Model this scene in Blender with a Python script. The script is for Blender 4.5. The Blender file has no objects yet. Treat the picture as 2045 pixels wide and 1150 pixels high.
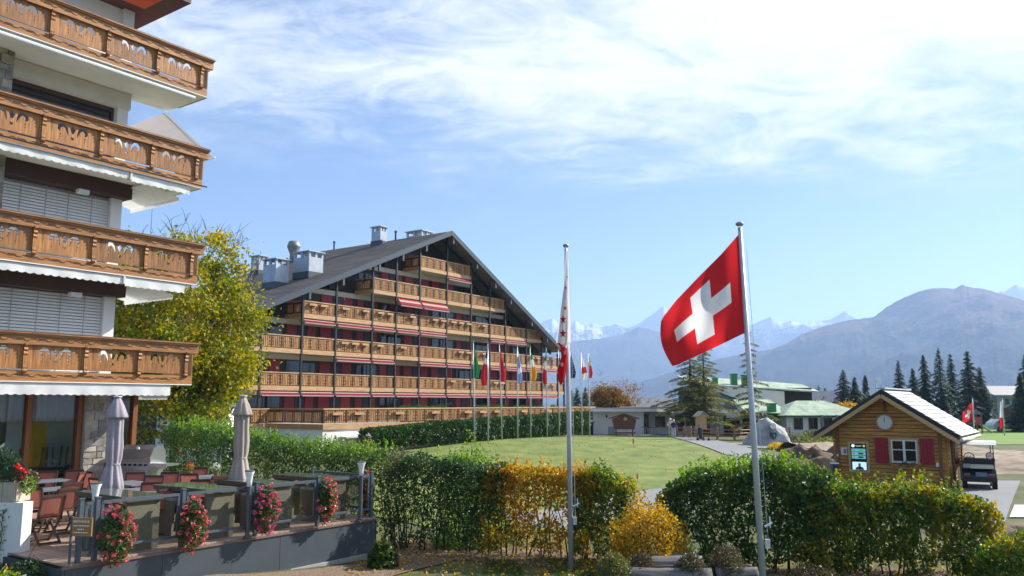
import bpy, math, random
import numpy as np
from mathutils import Vector, Matrix, noise as mn
PI=math.pi; R=math.radians
sc=bpy.context.scene; col=sc.collection
random.seed(7); rng=np.random.default_rng(7)

# ------------------------------------------------------------------ camera
F=1640.; HZ=805.; CX,CY=1022.5,575.
pit=math.atan((HZ-CY)/F); CZ=3.2
cd=bpy.data.cameras.new('camera'); cam=bpy.data.objects.new('camera',cd); col.objects.link(cam)
cam.location=(0,0,CZ); cam.rotation_euler=(PI/2+pit,0,0)
cd.sensor_width=36; cd.lens=F/2045*36; cd.clip_start=.1; cd.clip_end=90000
sc.camera=cam
sc.render.resolution_x=1024; sc.render.resolution_y=576

# ------------------------------------------------------------------ sky, sun, exposure
SUN_AZ=R(62); SUN_EL=R(36)
w=bpy.data.worlds.new('World'); sc.world=w; w.use_nodes=True
nt=w.node_tree; nt.nodes.clear()
def N(nt,t,**k):
    n=nt.nodes.new(t)
    for a,b in k.items():
        if a[0]=='_': setattr(n,a[1:],b)
        else: n.inputs[a.replace('_',' ')].default_value=b
    return n
def L(nt,a,b): nt.links.new(a,b)
def math_n(nt,op,a,b=None,c=None):
    n=nt.nodes.new('ShaderNodeMath'); n.operation=op
    for i,x in enumerate((a,b,c)):
        if x is None: continue
        if hasattr(x,'is_output'): nt.links.new(x,n.inputs[i])
        else: n.inputs[i].default_value=x
    return n.outputs[0]
def ramp(nt,fac,stops,interp='LINEAR'):
    n=nt.nodes.new('ShaderNodeValToRGB'); n.color_ramp.interpolation=interp
    e=n.color_ramp.elements
    while len(e)<len(stops): e.new(.5)
    for i,(p,c) in enumerate(stops):
        e[i].position=p; e[i].color=(*c,1) if len(c)==3 else c
    nt.links.new(fac,n.inputs[0]); return n.outputs[0]
def world_sky():
    out=N(nt,'ShaderNodeOutputWorld'); bg=N(nt,'ShaderNodeBackground'); bg.inputs[1].default_value=.125
    sky=N(nt,'ShaderNodeTexSky',_sky_type='NISHITA'); sky.sun_disc=False
    sky.sun_elevation=SUN_EL; sky.sun_rotation=SUN_AZ; sky.altitude=1500; sky.air_density=1.0; sky.dust_density=1.2; sky.ozone_density=3.0
    tc=N(nt,'ShaderNodeTexCoord'); sep=N(nt,'ShaderNodeSeparateXYZ'); L(nt,tc.outputs['Generated'],sep.inputs[0])
    z=math_n(nt,'MAXIMUM',sep.outputs[2],.0)
    den=math_n(nt,'ADD',z,.16)
    px=math_n(nt,'DIVIDE',sep.outputs[0],den); py=math_n(nt,'DIVIDE',sep.outputs[1],den)
    cb=N(nt,'ShaderNodeCombineXYZ'); L(nt,px,cb.inputs[0]); L(nt,py,cb.inputs[1])
    mp=N(nt,'ShaderNodeMapping'); mp.inputs['Rotation'].default_value=(0,0,R(38)); mp.inputs['Scale'].default_value=(1,1.45,1); mp.inputs['Location'].default_value=(SKYX,SKYY,0)
    L(nt,cb.outputs[0],mp.inputs[0])
    n1=N(nt,'ShaderNodeTexNoise'); n1.inputs['Scale'].default_value=1.25; n1.inputs['Detail'].default_value=10; n1.inputs['Roughness'].default_value=.60; n1.inputs['Distortion'].default_value=.55
    L(nt,mp.outputs[0],n1.inputs['Vector'])
    n2=N(nt,'ShaderNodeTexNoise'); n2.inputs['Scale'].default_value=4.5; n2.inputs['Detail'].default_value=10; n2.inputs['Roughness'].default_value=.66; n2.inputs['Distortion'].default_value=1.2
    L(nt,mp.outputs[0],n2.inputs['Vector'])
    def smooth(x,a,b):
        n=nt.nodes.new('ShaderNodeMapRange'); n.interpolation_type='SMOOTHSTEP'; n.inputs['From Min'].default_value=a; n.inputs['From Max'].default_value=b; nt.links.new(x,n.inputs['Value']); return n.outputs[0]
    # cover grows away from the horizon and towards the sun's quarter of the sky
    sd=math_n(nt,'ADD',math_n(nt,'MULTIPLY',sep.outputs[0],math.sin(SUN_AZ)),math_n(nt,'MULTIPLY',sep.outputs[1],math.cos(SUN_AZ)))
    th=math_n(nt,'ADD',math_n(nt,'MULTIPLY_ADD',smooth(z,.22,.42),-.15,.86),math_n(nt,'MULTIPLY',sd,-.185))
    th=math_n(nt,'ADD',th,math_n(nt,'MULTIPLY',smooth(z,.15,.30),-.26))
    v=math_n(nt,'SUBTRACT',math_n(nt,'ADD',math_n(nt,'MULTIPLY',n1.outputs[0],.64),math_n(nt,'MULTIPLY',n2.outputs[0],.36)),th)
    mask=ramp(nt,math_n(nt,'MULTIPLY_ADD',v,3.2,.30),[(.0,(0,0,0)),(.30,(.22,.22,.22)),(.55,(.62,.62,.62)),(.85,(1,1,1))])
    hs=N(nt,'ShaderNodeHueSaturation'); hs.inputs['Saturation'].default_value=1.06; hs.inputs['Value'].default_value=.57
    L(nt,sky.outputs[0],hs.inputs['Color'])
    mx=N(nt,'ShaderNodeMixRGB'); L(nt,mask,mx.inputs[0]); L(nt,hs.outputs[0],mx.inputs[1])
    cc=ramp(nt,math_n(nt,'MULTIPLY_ADD',v,3.,.2),[(.1,(.66,.75,.88)),(.5,(.86,.90,.96)),(.75,(.97,.98,1)),(1.,(1,1,1))])
    sc_=N(nt,'ShaderNodeVectorMath',_operation='SCALE'); L(nt,cc,sc_.inputs[0]); sc_.inputs['Scale'].default_value=4.45
    L(nt,sc_.outputs[0],mx.inputs[2])
    L(nt,mx.outputs[0],bg.inputs[0]); L(nt,bg.outputs[0],out.inputs[0])
SKYX,SKYY=3.1,1.7
world_sky()
sl=bpy.data.lights.new('sun','SUN'); sl.energy=5.0; sl.angle=R(.5); sl.color=(1,.955,.88)
so=bpy.data.objects.new('sun',sl); col.objects.link(so)
SV=Vector((math.sin(SUN_AZ)*math.cos(SUN_EL),math.cos(SUN_AZ)*math.cos(SUN_EL),math.sin(SUN_EL)))
so.rotation_euler=(-SV).to_track_quat('-Z','Y').to_euler(); so.location=(30,30,60)
sc.view_settings.view_transform='Standard'; sc.view_settings.look='None'; sc.view_settings.gamma=1
sc.view_settings.use_curve_mapping=False; sc.view_settings.exposure=1.05
try:
    sc.cycles.max_bounces=8; sc.cycles.transparent_max_bounces=12; sc.cycles.volume_bounces=2
except Exception: pass

# ------------------------------------------------------------------ pixel -> place
def ray(u,v):
    x=(u-CX)/F; y=(CY-v)/F
    return Vector((x,math.cos(pit)-y*math.sin(pit),math.sin(pit)+y*math.cos(pit)))
CAM=Vector((0,0,CZ))
def G(u,v,z): r=ray(u,v); return CAM+r*((z-CZ)/r.z)
def Dp(u,v,Y): r=ray(u,v); return CAM+r*(Y/r.y)
AN=math.atan((2200-CX)/F*math.cos(pit))
dv=Vector((math.sin(AN),math.cos(AN),0)); nv=Vector((math.cos(AN),-math.sin(AN),0))   # the village grid: facades run along dv and face nv
RZ=PI/2-AN
def onplane(u,v,O):     # along-facade distance and height of a pixel on the vertical plane through O
    r=ray(u,v); t=(O-CAM).dot(nv)/r.dot(nv); q=CAM+r*t
    return (q-O).dot(dv),q.z

# ------------------------------------------------------------------ materials
MATS={}
def P(nt): return nt.nodes['Principled BSDF']
def M(name,c,rough=.65,var=.12,scale=6,bump=.0,metal=0,spec=.4,st=(1,1,1),c2=None,detail=5,orand=0.,bscale=None,fine=.0):
    if name in MATS: return MATS[name]
    m=bpy.data.materials.new(name); m.use_nodes=True; t=m.node_tree; b=P(t)
    b.inputs['Roughness'].default_value=rough; b.inputs['Metallic'].default_value=metal; b.inputs['Specular IOR Level'].default_value=spec
    tc=N(t,'ShaderNodeTexCoord'); mp=N(t,'ShaderNodeMapping'); mp.inputs['Scale'].default_value=st; L(t,tc.outputs['Object'],mp.inputs[0])
    n=N(t,'ShaderNodeTexNoise'); n.inputs['Scale'].default_value=scale; n.inputs['Detail'].default_value=detail; n.inputs['Roughness'].default_value=.6
    L(t,mp.outputs[0],n.inputs['Vector'])
    a=[max(0,x*(1-var)) for x in c]; d=c2 if c2 else [min(1,x*(1+var)) for x in c]
    o=ramp(t,n.outputs[0],[(.3,a),(.7,d)])
    if orand:
        oi=N(t,'ShaderNodeObjectInfo'); hv=N(t,'ShaderNodeHueSaturation')
        L(t,math_n(t,'MULTIPLY_ADD',oi.outputs['Random'],orand*2,1-orand),hv.inputs['Value']); L(t,o,hv.inputs['Color']); o=hv.outputs[0]
    if fine:
        n3=N(t,'ShaderNodeTexNoise'); n3.inputs['Scale'].default_value=.35; n3.inputs['Detail'].default_value=3; L(t,tc.outputs['Object'],n3.inputs['Vector'])
        hv=N(t,'ShaderNodeHueSaturation'); L(t,math_n(t,'MULTIPLY_ADD',n3.outputs[0],fine*2,1-fine),hv.inputs['Value']); L(t,o,hv.inputs['Color']); o=hv.outputs[0]
    L(t,o,b.inputs['Base Color'])
    if bump:
        bp=N(t,'ShaderNodeBump'); bp.inputs['Strength'].default_value=bump; bp.inputs['Distance'].default_value=.02
        if bscale:
            n=N(t,'ShaderNodeTexNoise'); n.inputs['Scale'].default_value=bscale; n.inputs['Detail'].default_value=4; L(t,mp.outputs[0],n.inputs['Vector'])
        L(t,n.outputs[0],bp.inputs['Height']); L(t,bp.outputs[0],b.inputs['Normal'])
    MATS[name]=m; return m
def wood(name,c,ax=0,var=.3,rough=.55,orand=.12,scale=3,bump=.25,c2=None):
    st=[14,14,14]; st[ax]=.9
    return M(name,c,rough,var,scale,bump,st=tuple(st),orand=orand,c2=c2)
LG=1.0
def leafmat(name,stops,patch=.8,trans=.46,rough=.45,mixn=.45,off=0,hue=0):
    m=bpy.data.materials.new(name); m.use_nodes=True; t=m.node_tree; b=P(t); b.inputs['Roughness'].default_value=rough; b.inputs['Specular IOR Level'].default_value=.35
    g=N(t,'ShaderNodeNewGeometry'); tc=N(t,'ShaderNodeTexCoord')
    n=N(t,'ShaderNodeTexNoise'); n.inputs['Scale'].default_value=patch; n.inputs['Detail'].default_value=3
    mp=N(t,'ShaderNodeMapping'); mp.inputs['Location'].default_value=(off,off*.7,0); L(t,tc.outputs['Object'],mp.inputs[0]); L(t,mp.outputs[0],n.inputs['Vector'])
    nn=math_n(t,'MULTIPLY_ADD',n.outputs[0],2.4,-.7)
    f=math_n(t,'ADD',math_n(t,'MULTIPLY',g.outputs['Random Per Island'],1-mixn),math_n(t,'MULTIPLY',nn,mixn))
    stops=[(p,tuple(min(.8,x*LG) for x in q)) for p,q in stops]; c=ramp(t,f,stops); L(t,c,b.inputs['Base Color'])
    tr=N(t,'ShaderNodeBsdfTranslucent'); hs=N(t,'ShaderNodeHueSaturation'); hs.inputs['Saturation'].default_value=1.15; hs.inputs['Value'].default_value=1.35; L(t,c,hs.inputs['Color']); L(t,hs.outputs[0],tr.inputs[0])
    mx=N(t,'ShaderNodeMixShader'); mx.inputs[0].default_value=trans; L(t,b.outputs[0],mx.inputs[1]); L(t,tr.outputs[0],mx.inputs[2])
    L(t,mx.outputs[0],t.nodes['Material Output'].inputs[0]); return m
def clothmat(name,c,trans=.35):
    m=bpy.data.materials.new(name); m.use_nodes=True; t=m.node_tree; b=P(t); b.inputs['Roughness'].default_value=.8; b.inputs['Base Color'].default_value=(*c,1); b.inputs['Specular IOR Level'].default_value=.2
    tr=N(t,'ShaderNodeBsdfTranslucent'); tr.inputs[0].default_value=(*c,1)
    tc=N(t,'ShaderNodeTexCoord'); n=N(t,'ShaderNodeTexNoise'); n.inputs['Scale'].default_value=5; L(t,tc.outputs['Object'],n.inputs['Vector'])
    hv=N(t,'ShaderNodeHueSaturation'); hv.inputs['Color'].default_value=(*c,1); L(t,math_n(t,'MULTIPLY_ADD',n.outputs[0],.3,.85),hv.inputs['Value']); L(t,hv.outputs[0],b.inputs['Base Color'])
    mx=N(t,'ShaderNodeMixShader'); mx.inputs[0].default_value=trans; L(t,b.outputs[0],mx.inputs[1]); L(t,tr.outputs[0],mx.inputs[2]); L(t,mx.outputs[0],t.nodes['Material Output'].inputs[0]); return m
def glassmat(name,tint=(.9,.95,.95),refl=.5):
    m=bpy.data.materials.new(name); m.use_nodes=True; t=m.node_tree; t.nodes.remove(P(t))
    tr=N(t,'ShaderNodeBsdfTransparent'); tr.inputs[0].default_value=(*tint,1); gl=N(t,'ShaderNodeBsdfGlossy'); gl.inputs['Roughness'].default_value=.02
    fr=N(t,'ShaderNodeFresnel'); fr.inputs[0].default_value=1.5
    mx=N(t,'ShaderNodeMixShader'); L(t,math_n(t,'MULTIPLY',fr.outputs[0],refl*2),mx.inputs[0]); L(t,tr.outputs[0],mx.inputs[1]); L(t,gl.outputs[0],mx.inputs[2]); L(t,mx.outputs[0],t.nodes['Material Output'].inputs[0]); return m
def emis(name,c,s=1.):
    m=bpy.data.materials.new(name); m.use_nodes=True; b=P(m.node_tree); b.inputs['Base Color'].default_value=(0,0,0,1); b.inputs['Emission Color'].default_value=(*c,1); b.inputs['Emission Strength'].default_value=s; return m

white=M('white_render',(.74,.73,.70),.85,.09,1.3,.15,fine=.11,bscale=60,st=(1,1,.4))
cream=M('cream_render',(.62,.58,.50),.85,.08,2,.15,fine=.06,bscale=60)
whitemetal=M('white_metal',(.72,.73,.73),.4,.05)
greymetal=M('grey_metal',(.075,.095,.115),.45,.12,8)
polemat=M('pole_aluminium',(.55,.57,.60),.38,.06,3,metal=.35)
zinc=M('zinc_sheet',(.42,.47,.52),.45,.14,1.5,metal=.25,fine=.1)
steel=M('steel',(.55,.56,.57),.3,.1,metal=.9)
blackm=M('black_paint',(.018,.018,.02),.5,.2)
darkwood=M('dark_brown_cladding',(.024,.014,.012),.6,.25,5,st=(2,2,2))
burg=M('burgundy_wood',(.09,.028,.028),.55,.2,4,st=(1,8,8))
chaletwood=wood('honey_wood',(.28,.11,.028),0,.4,.5,.10,2.2,.25,c2=(.47,.21,.06))
chaletwood_v=wood('honey_wood_upright',(.26,.10,.025),2,.45,.5,.22,2.2,.25,c2=(.44,.195,.055))
groove=wood('carved_groove',(.07,.024,.01),0,.3)
hwood=wood('hotel_wood',(.46,.25,.10),0,.35,.55,.06,1.5,c2=(.64,.40,.20))
hwood_v=wood('hotel_wood_upright',(.38,.175,.05),2,.4,.55,.08,1.5,c2=(.60,.30,.10))
redsh=M('red_shutter',(.26,.018,.03),.5,.12,3,st=(1,1,12))
redsh2=M('red_shutter_bright',(.33,.035,.035),.5,.12,3,st=(1,1,12))
greysh=M('slate_shutter',(.035,.042,.055),.55,.2,3,st=(1,1,12))
dglass=M('dark_glass',(.012,.014,.017),.06,.1,spec=.6)
asph=M('asphalt',(.17,.175,.18),.9,.14,30,.35,fine=.16,c2=(.25,.255,.26))
logwood=wood('log_wood',(.40,.165,.035),0,.5,.6,.15,2.2,.35,c2=(.70,.36,.085))
logwood_y=wood('log_wood_side',(.40,.165,.035),1,.5,.6,.15,2.2,.35,c2=(.70,.36,.085))
palewood=wood('pale_wood',(.50,.32,.15),0,.25,.6,.1)
bark=M('bark',(.055,.04,.03),.9,.4,9,.6,st=(1,1,.3))
barkg=M('bark_grey',(.10,.085,.07),.9,.35,9,.5,st=(1,1,.3))
twig=M('twig',(.045,.03,.024),.9,.3,9)

# ------------------------------------------------------------------ mesh builders
class MB:
    def __init__(s): s.v=[]; s.f=[]; s.m=[]
    def add(s,vs,fs,mi=0):
        k=len(s.v); s.v+= [tuple(p) for p in vs]; s.f+=[tuple(i+k for i in f) for f in fs]; s.m+=[mi]*len(fs); return s
    def hexa(s,p,mi=0): # 8 pts: bottom 4 ccw, top 4 ccw
        return s.add(p,[(3,2,1,0),(4,5,6,7),(0,1,5,4),(1,2,6,5),(2,3,7,6),(3,0,4,7)],mi)
    def box(s,x0,x1,y0,y1,z0,z1,mi=0):
        if x0>x1:x0,x1=x1,x0
        if y0>y1:y0,y1=y1,y0
        if z0>z1:z0,z1=z1,z0
        return s.hexa([(x0,y0,z0),(x1,y0,z0),(x1,y1,z0),(x0,y1,z0),(x0,y0,z1),(x1,y0,z1),(x1,y1,z1),(x0,y1,z1)],mi)
    def bar(s,a,b,w,h,up=(0,0,1),mi=0):
        a=Vector(a);b=Vector(b);t=(b-a).normalized();u=Vector(up)
        if abs(t.dot(u))>.98:u=Vector((0,1,0))
        x=t.cross(u).normalized()*w/2;y=x.cross(t).normalized()*h/2
        return s.hexa([a-x-y,a+x-y,a+x+y,a-x+y,b-x-y,b+x-y,b+x+y,b-x+y],mi)
    def tube(s,pts,r,seg=6,mi=0,cap=True):
        pts=[Vector(p) for p in pts]; n=len(pts)
        if not hasattr(r,'__len__'): r=[r]*n
        ref=Vector((.3,.2,1)).normalized(); k=len(s.v)
        for i,p in enumerate(pts):
            t=(pts[min(i+1,n-1)]-pts[max(i-1,0)])
            t=t.normalized() if t.length>1e-9 else Vector((0,0,1))
            if abs(t.dot(ref))>.97: ref=Vector((1,.1,0)).normalized()
            x=t.cross(ref).normalized(); y=t.cross(x)
            for j in range(seg):
                a=2*PI*j/seg; s.v.append(tuple(p+(x*math.cos(a)+y*math.sin(a))*r[i]))
        for i in range(n-1):
            for j in range(seg):
                a=k+i*seg+j;b=k+i*seg+(j+1)%seg; s.f.append((a,b,b+seg,a+seg)); s.m.append(mi)
        if cap: s.f.append(tuple(k+j for j in range(seg))[::-1]); s.m.append(mi); s.f.append(tuple(k+(n-1)*seg+j for j in range(seg))); s.m.append(mi)
        return s
    def lathe(s,prof,o=(0,0,0),seg=16,mi=0,fn=None):
        k=len(s.v); n=len(prof)
        for r,z in prof:
            for j in range(seg):
                a=2*PI*j/seg; q=r*(fn(a,z) if fn else 1); s.v.append((o[0]+q*math.cos(a),o[1]+q*math.sin(a),o[2]+z))
        for i in range(n-1):
            for j in range(seg):
                a=k+i*seg+j;b=k+i*seg+(j+1)%seg; s.f.append((a,b,b+seg,a+seg)); s.m.append(mi)
        s.f.append(tuple(k+j for j in range(seg))[::-1]); s.m.append(mi); s.f.append(tuple(k+(n-1)*seg+j for j in range(seg))); s.m.append(mi)
        return s
    def prism(s,pts,ext,mi=0):
        pts=[Vector(p) for p in pts]; e=Vector(ext); n=len(pts)
        k=len(s.v); s.v+=[tuple(p) for p in pts]+[tuple(p+e) for p in pts]
        s.f.append(tuple(k+i for i in range(n))); s.f.append(tuple(k+n+i for i in range(n))[::-1]); s.m+=[mi,mi]
        for i in range(n): j=(i+1)%n; s.f.append((k+i,k+n+i,k+n+j,k+j)); s.m.append(mi)
        return s
    def grid(s,fn,nu,nv,mi=0,mfn=None):
        k=len(s.v)
        for i in range(nu+1):
            for j in range(nv+1): s.v.append(tuple(fn(i/nu,j/nv)))
        for i in range(nu):
            for j in range(nv):
                a=k+i*(nv+1)+j; s.f.append((a,a+nv+1,a+nv+2,a+1)); s.m.append(mfn((i+.5)/nu,(j+.5)/nv) if mfn else mi)
        return s
    def mesh(s,name,mats,smooth=False):
        me=bpy.data.meshes.new(name); me.from_pydata(s.v,[],s.f)
        for m in (mats if isinstance(mats,(list,tuple)) else [mats]): me.materials.append(m)
        if any(s.m): me.polygons.foreach_set('material_index',s.m)
        if smooth: me.polygons.foreach_set('use_smooth',[True]*len(s.f))
        me.update(); return me
    def build(s,name,mats,parent=None,smooth=False,fix=True):
        me=s.mesh(name,mats,smooth)
        if fix:
            import bmesh
            bm=bmesh.new(); bm.from_mesh(me); bmesh.ops.recalc_face_normals(bm,faces=bm.faces); bm.to_mesh(me); bm.free()
        return link(name,me,parent)
def link(name,me,parent=None):
    o=bpy.data.objects.new(name,me); col.objects.link(o)
    if parent: o.parent=parent
    return o
def tag(o,label,cat,group=None):
    o['label']=label; o['category']=cat
    if group: o['group']=group
    return o
def thing(name,label,cat,loc=(0,0,0),rz=0,group=None):
    o=bpy.data.objects.new(name,None); col.objects.link(o); o.location=loc; o.rotation_euler=(0,0,rz); o.empty_display_size=.2
    return tag(o,label,cat,group)
def struct(o): o['kind']='structure'; return o
def stuff(o): o['kind']='stuff'; return o
def dup(root,loc,rz,label=None,group=None,scale=None):
    def cp(o,par):
        c=o.copy(); col.objects.link(c); c.parent=par
        for ch in kids.get(o.name,[]): cp(ch,c)
        return c
    kids={}
    def walk(o):
        kids[o.name]=[c for c in o.children]
        for c in o.children: walk(c)
    walk(root)
    r=cp(root,None); r.location=loc; r.rotation_euler=(0,0,rz)
    if scale: r.scale=scale
    if label: r['label']=label
    if group: r['group']=group
    return r
def rawmesh(name,V,Fc,mat,k=4,smooth=False):
    me=bpy.data.meshes.new(name); nV=len(V); nF=len(Fc)
    me.vertices.add(nV); me.vertices.foreach_set('co',np.asarray(V,dtype=np.float32).ravel())
    me.loops.add(nF*k); me.loops.foreach_set('vertex_index',np.asarray(Fc,dtype=np.int32).ravel())
    me.polygons.add(nF); me.polygons.foreach_set('loop_start',np.arange(nF,dtype=np.int32)*k); me.polygons.foreach_set('loop_total',np.full(nF,k,dtype=np.int32))
    if smooth: me.polygons.foreach_set('use_smooth',np.ones(nF,dtype=bool))
    me.materials.append(mat); me.update(calc_edges=True); me.validate(); return me
def leaves(name,Pt,size,mat,asp=.62,fold=.18,updir=.35,tdir=None,droop=-.15):
    Pt=np.asarray(Pt,float); n=len(Pt); size=np.broadcast_to(size,(n,))*rng.uniform(.65,1.3,n)
    t=rng.normal(size=(n,3)); t[:,2]+=droop
    if tdir is not None: t=t*.45+np.asarray(tdir)
    t/=np.linalg.norm(t,axis=1)[:,None]+1e-9
    up=rng.normal(size=(n,3))*(1-updir); up[:,2]+=updir*1.6
    b=np.cross(t,up); b/=np.linalg.norm(b,axis=1)[:,None]+1e-9
    nn=np.cross(b,t)
    s=size[:,None]
    A=Pt-t*s*.5; C=Pt+t*s*.5; B=Pt+b*s*asp*.5+nn*s*fold-t*s*.08; D=Pt-b*s*asp*.5+nn*s*fold-t*s*.08
    V=np.stack([A,B,C,D],1).reshape(-1,3); i=np.arange(n)*4
    Fc=np.stack([np.stack([i,i+1,i+2],1),np.stack([i,i+2,i+3],1)],1).reshape(-1,3)
    return rawmesh(name,V,Fc,mat,3)
def text_mesh(name,s,size,mat,parent,loc,rot,ext=.002,align='CENTER'):
    c=bpy.data.curves.new(name,'FONT'); c.body=s; c.size=size; c.extrude=ext; c.align_x=align; c.align_y='CENTER'
    o=bpy.data.objects.new(name,c); col.objects.link(o)
    dg=bpy.context.evaluated_depsgraph_get(); me=bpy.data.meshes.new_from_object(o.evaluated_get(dg)); bpy.data.objects.remove(o)
    me.materials.clear(); me.materials.append(mat); q=link(name,me,parent); q.location=loc; q.rotation_euler=rot; return q
def flat_mesh(name,polys,t,mat):   # 2-D outlines with holes -> slab mesh in the xz plane (y = thickness)
    c=bpy.data.curves.new(name,'CURVE'); c.dimensions='2D'; c.fill_mode='BOTH'; c.extrude=t/2
    for p in polys:
        s=c.splines.new('POLY'); s.points.add(len(p)-1); s.use_cyclic_u=True
        for i,(x,y) in enumerate(p): s.points[i].co=(x,y,0,1)
    o=bpy.data.objects.new(name,c); col.objects.link(o)
    dg=bpy.context.evaluated_depsgraph_get(); me=bpy.data.meshes.new_from_object(o.evaluated_get(dg)); bpy.data.objects.remove(o)
    me.transform(Matrix.Rotation(PI/2,4,'X')); me.materials.clear(); me.materials.append(mat); return me

# ------------------------------------------------------------------ terrain
def sstep(a,b,x): t=np.clip((x-a)/(b-a),0,1); return t*t*(3-2*t)
def hgt(x,y):
    x=np.asarray(x,float); y=np.asarray(y,float)
    z=-.36+.16*sstep(20,32,y)+.22*sstep(34,62,y)
    z=z+.50*np.exp(-(((x-1)/15)**2+((y-62)/15)**2))
    z=z+.62*sstep(3.0,8.8,-x)*(1-sstep(20,27,y))
    r=np.hypot(x,y)
    z=z-230*sstep(170,1500,r)*(y>-1e9)
    return z
def hz(x,y): return float(hgt(x,y))
def on(u,v,it=6):   # pixel -> ground
    z=-.2
    for _ in range(it): q=G(u,v,z); z=hz(q.x,q.y)
    return Vector((q.x,q.y,z))
from mathutils.geometry import delaunay_2d_cdt
def inpoly(x,y,p):
    c=False; n=len(p); j=n-1
    for i in range(n):
        if (p[i][1]>y)!=(p[j][1]>y) and x<(p[j][0]-p[i][0])*(y-p[i][1])/(p[j][1]-p[i][1])+p[i][0]: c=not c
        j=i
    return c
def densify(p,step):
    o=[]
    for i in range(len(p)):
        a=Vector(p[i]);b=Vector(p[(i+1)%len(p)]); k=max(1,int((b-a).length/step))
        for q in range(k): o.append(a.lerp(b,q/k))
    return o
def sheet(name,pts,off,mat,step=1.5,rough=0.):
    pts=[Vector((p[0],p[1])) for p in pts]; b=densify(pts,step)
    if rough: b=[p+Vector((mn.noise((p.x*1.3,p.y*1.3,3)),mn.noise((p.x*1.3,p.y*1.3,9))))*rough for p in b]
    k=len(b); vs=list(b); x0=min(p.x for p in b);x1=max(p.x for p in b);y0=min(p.y for p in b);y1=max(p.y for p in b)
    y=y0+step/2
    while y<y1:
        x=x0+step/2
        while x<x1:
            if inpoly(x,y,b): vs.append(Vector((x+random.uniform(-.2,.2)*step,y+random.uniform(-.2,.2)*step)))
            x+=step
        y+=step
    r=delaunay_2d_cdt(vs,[(i,(i+1)%k) for i in range(k)],[],1,1e-4)
    V=[(p.x,p.y,hz(p.x,p.y)+off) for p in r[0]]
    me=bpy.data.meshes.new(name); me.from_pydata(V,[],r[2]); me.materials.append(mat); me.polygons.foreach_set('use_smooth',[True]*len(r[2])); me.update()
    import bmesh
    bm=bmesh.new(); bm.from_mesh(me); bmesh.ops.recalc_face_normals(bm,faces=bm.faces)
    if sum(f.normal.z for f in bm.faces)<0: bmesh.ops.reverse_faces(bm,faces=bm.faces)
    bm.to_mesh(me); bm.free()
    return struct(link(name,me))
grassbase=M('meadow',(.055,.09,.018),.95,.5,.35,.4,c2=(.125,.125,.04),bscale=8,detail=8)
lawnm=M('lawn',(.10,.165,.020),.95,.25,.9,.5,c2=(.20,.225,.05),bscale=45,detail=10,fine=.30,st=(1,.55,1))
greenm=M('far_green',(.13,.22,.03),.95,.15,.4,.2,bscale=30)
soilm=M('soil',(.085,.055,.036),.95,.45,2.5,1.,c2=(.21,.15,.10),bscale=9,detail=9)
chipm=M('wood_chips',(.13,.085,.055),.95,.5,26,1.,c2=(.30,.21,.14),bscale=38)
gravelm=M('gravel',(.26,.23,.19),.95,.5,40,1.,c2=(.46,.42,.36),bscale=50)
def ground():
    nr=300; na=288; rr=np.concatenate([[0.],.8*(13000/.8)**(np.arange(nr)/(nr-1))]); aa=np.linspace(0,2*PI,na,endpoint=False)
    X=rr[:,None]*np.cos(aa)[None]; Y=rr[:,None]*np.sin(aa)[None]; Z=hgt(X,Y)
    V=np.stack([X,Y,Z],-1).reshape(-1,3); i=np.arange(nr)[:,None]*na; j=np.arange(na)[None]; j2=(j+1)%na
    Fc=np.stack([i+j,i+na+j,i+na+j2,i+j2],-1).reshape(-1,4)
    struct(link('ground',rawmesh('ground',V,Fc,grassbase,4,True)))
ground()
def xy(u,v): q=on(u,v); return (q.x,q.y)
lawn_right=[xy(1290,979),(8.6,35.5),(12.0,41),(13.6,47),xy(1442,908),xy(1415,897),xy(1380,885),xy(1338,873.5)]
sheet('lawn',[(-1.5,23.2),(3.6,23.2),(4.2,27)]+lawn_right+[(9.5,80.0),(6.2,73.4),(-3.4,58.3),(-9.2,49.5),(-7,38),(-4.2,26)],.03,lawnm,1.6)
def ribbon(name,pts,wd,off,mat):
    Lp=[];Rp=[]
    for i,p in enumerate(pts):
        a=Vector(pts[max(i-1,0)]);b=Vector(pts[min(i+1,len(pts)-1)]); t=(b-a).normalized(); q=Vector((t.y,-t.x))*wd/2
        Lp.append(Vector(p)-q);Rp.append(Vector(p)+q)
    return sheet(name,Lp+Rp[::-1],off,mat,1.2)
pc=[Vector(p) for p in lawn_right]
path=[(-1.0,25.8),(2.5,28.6)]+[tuple(p) for p in pc]
path=[(p[0]+1.2+(.4 if i>3 else 0),p[1]-(1.0 if i<4 else 0)) for i,p in enumerate(path)]+[(12.4,82),(10,90)]
ribbon('path',path,2.9,.045,asph)
sheet('path_branch',[xy(1405,884),xy(1420,892),xy(1480,893),xy(1640,905),xy(1640,899),xy(1480,886)],.05,asph,1.2)
sheet('driveway',[xy(1880,1060),xy(2006,1047),xy(2038,961),xy(1900,961)],.03,asph,1.)
sheet('paving_slab',[xy(2016,1035),xy(2090,1035),xy(2110,1010),xy(2026,1010)],.04,M('concrete_slab',(.5,.5,.48),.9,.1,8),.8)
sheet('putting_green',[xy(1880,889),xy(2060,888),(75,66),(90,110),(40,110),(34,82)],.03,greenm,3)
sheet('wood_chip_path',[xy(752,1120),xy(760,1076),xy(850,1080),xy(915,1093),xy(950,1106),xy(895,1124),xy(800,1146),(-4.6,12.4),(-7.5,11.8),(-7.6,13.6),(-6.4,15.4)],.025,chipm,.6,.22)
sheet('hedge_soil',[(-2.9,21.9),(3.2,20.3),(3.4,18.5),(10.6,18.4),(10.6,16.2),(3.0,17.0),(1.2,18.6),(-2.9,20.1)],.015,soilm,.8,.2)
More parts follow.
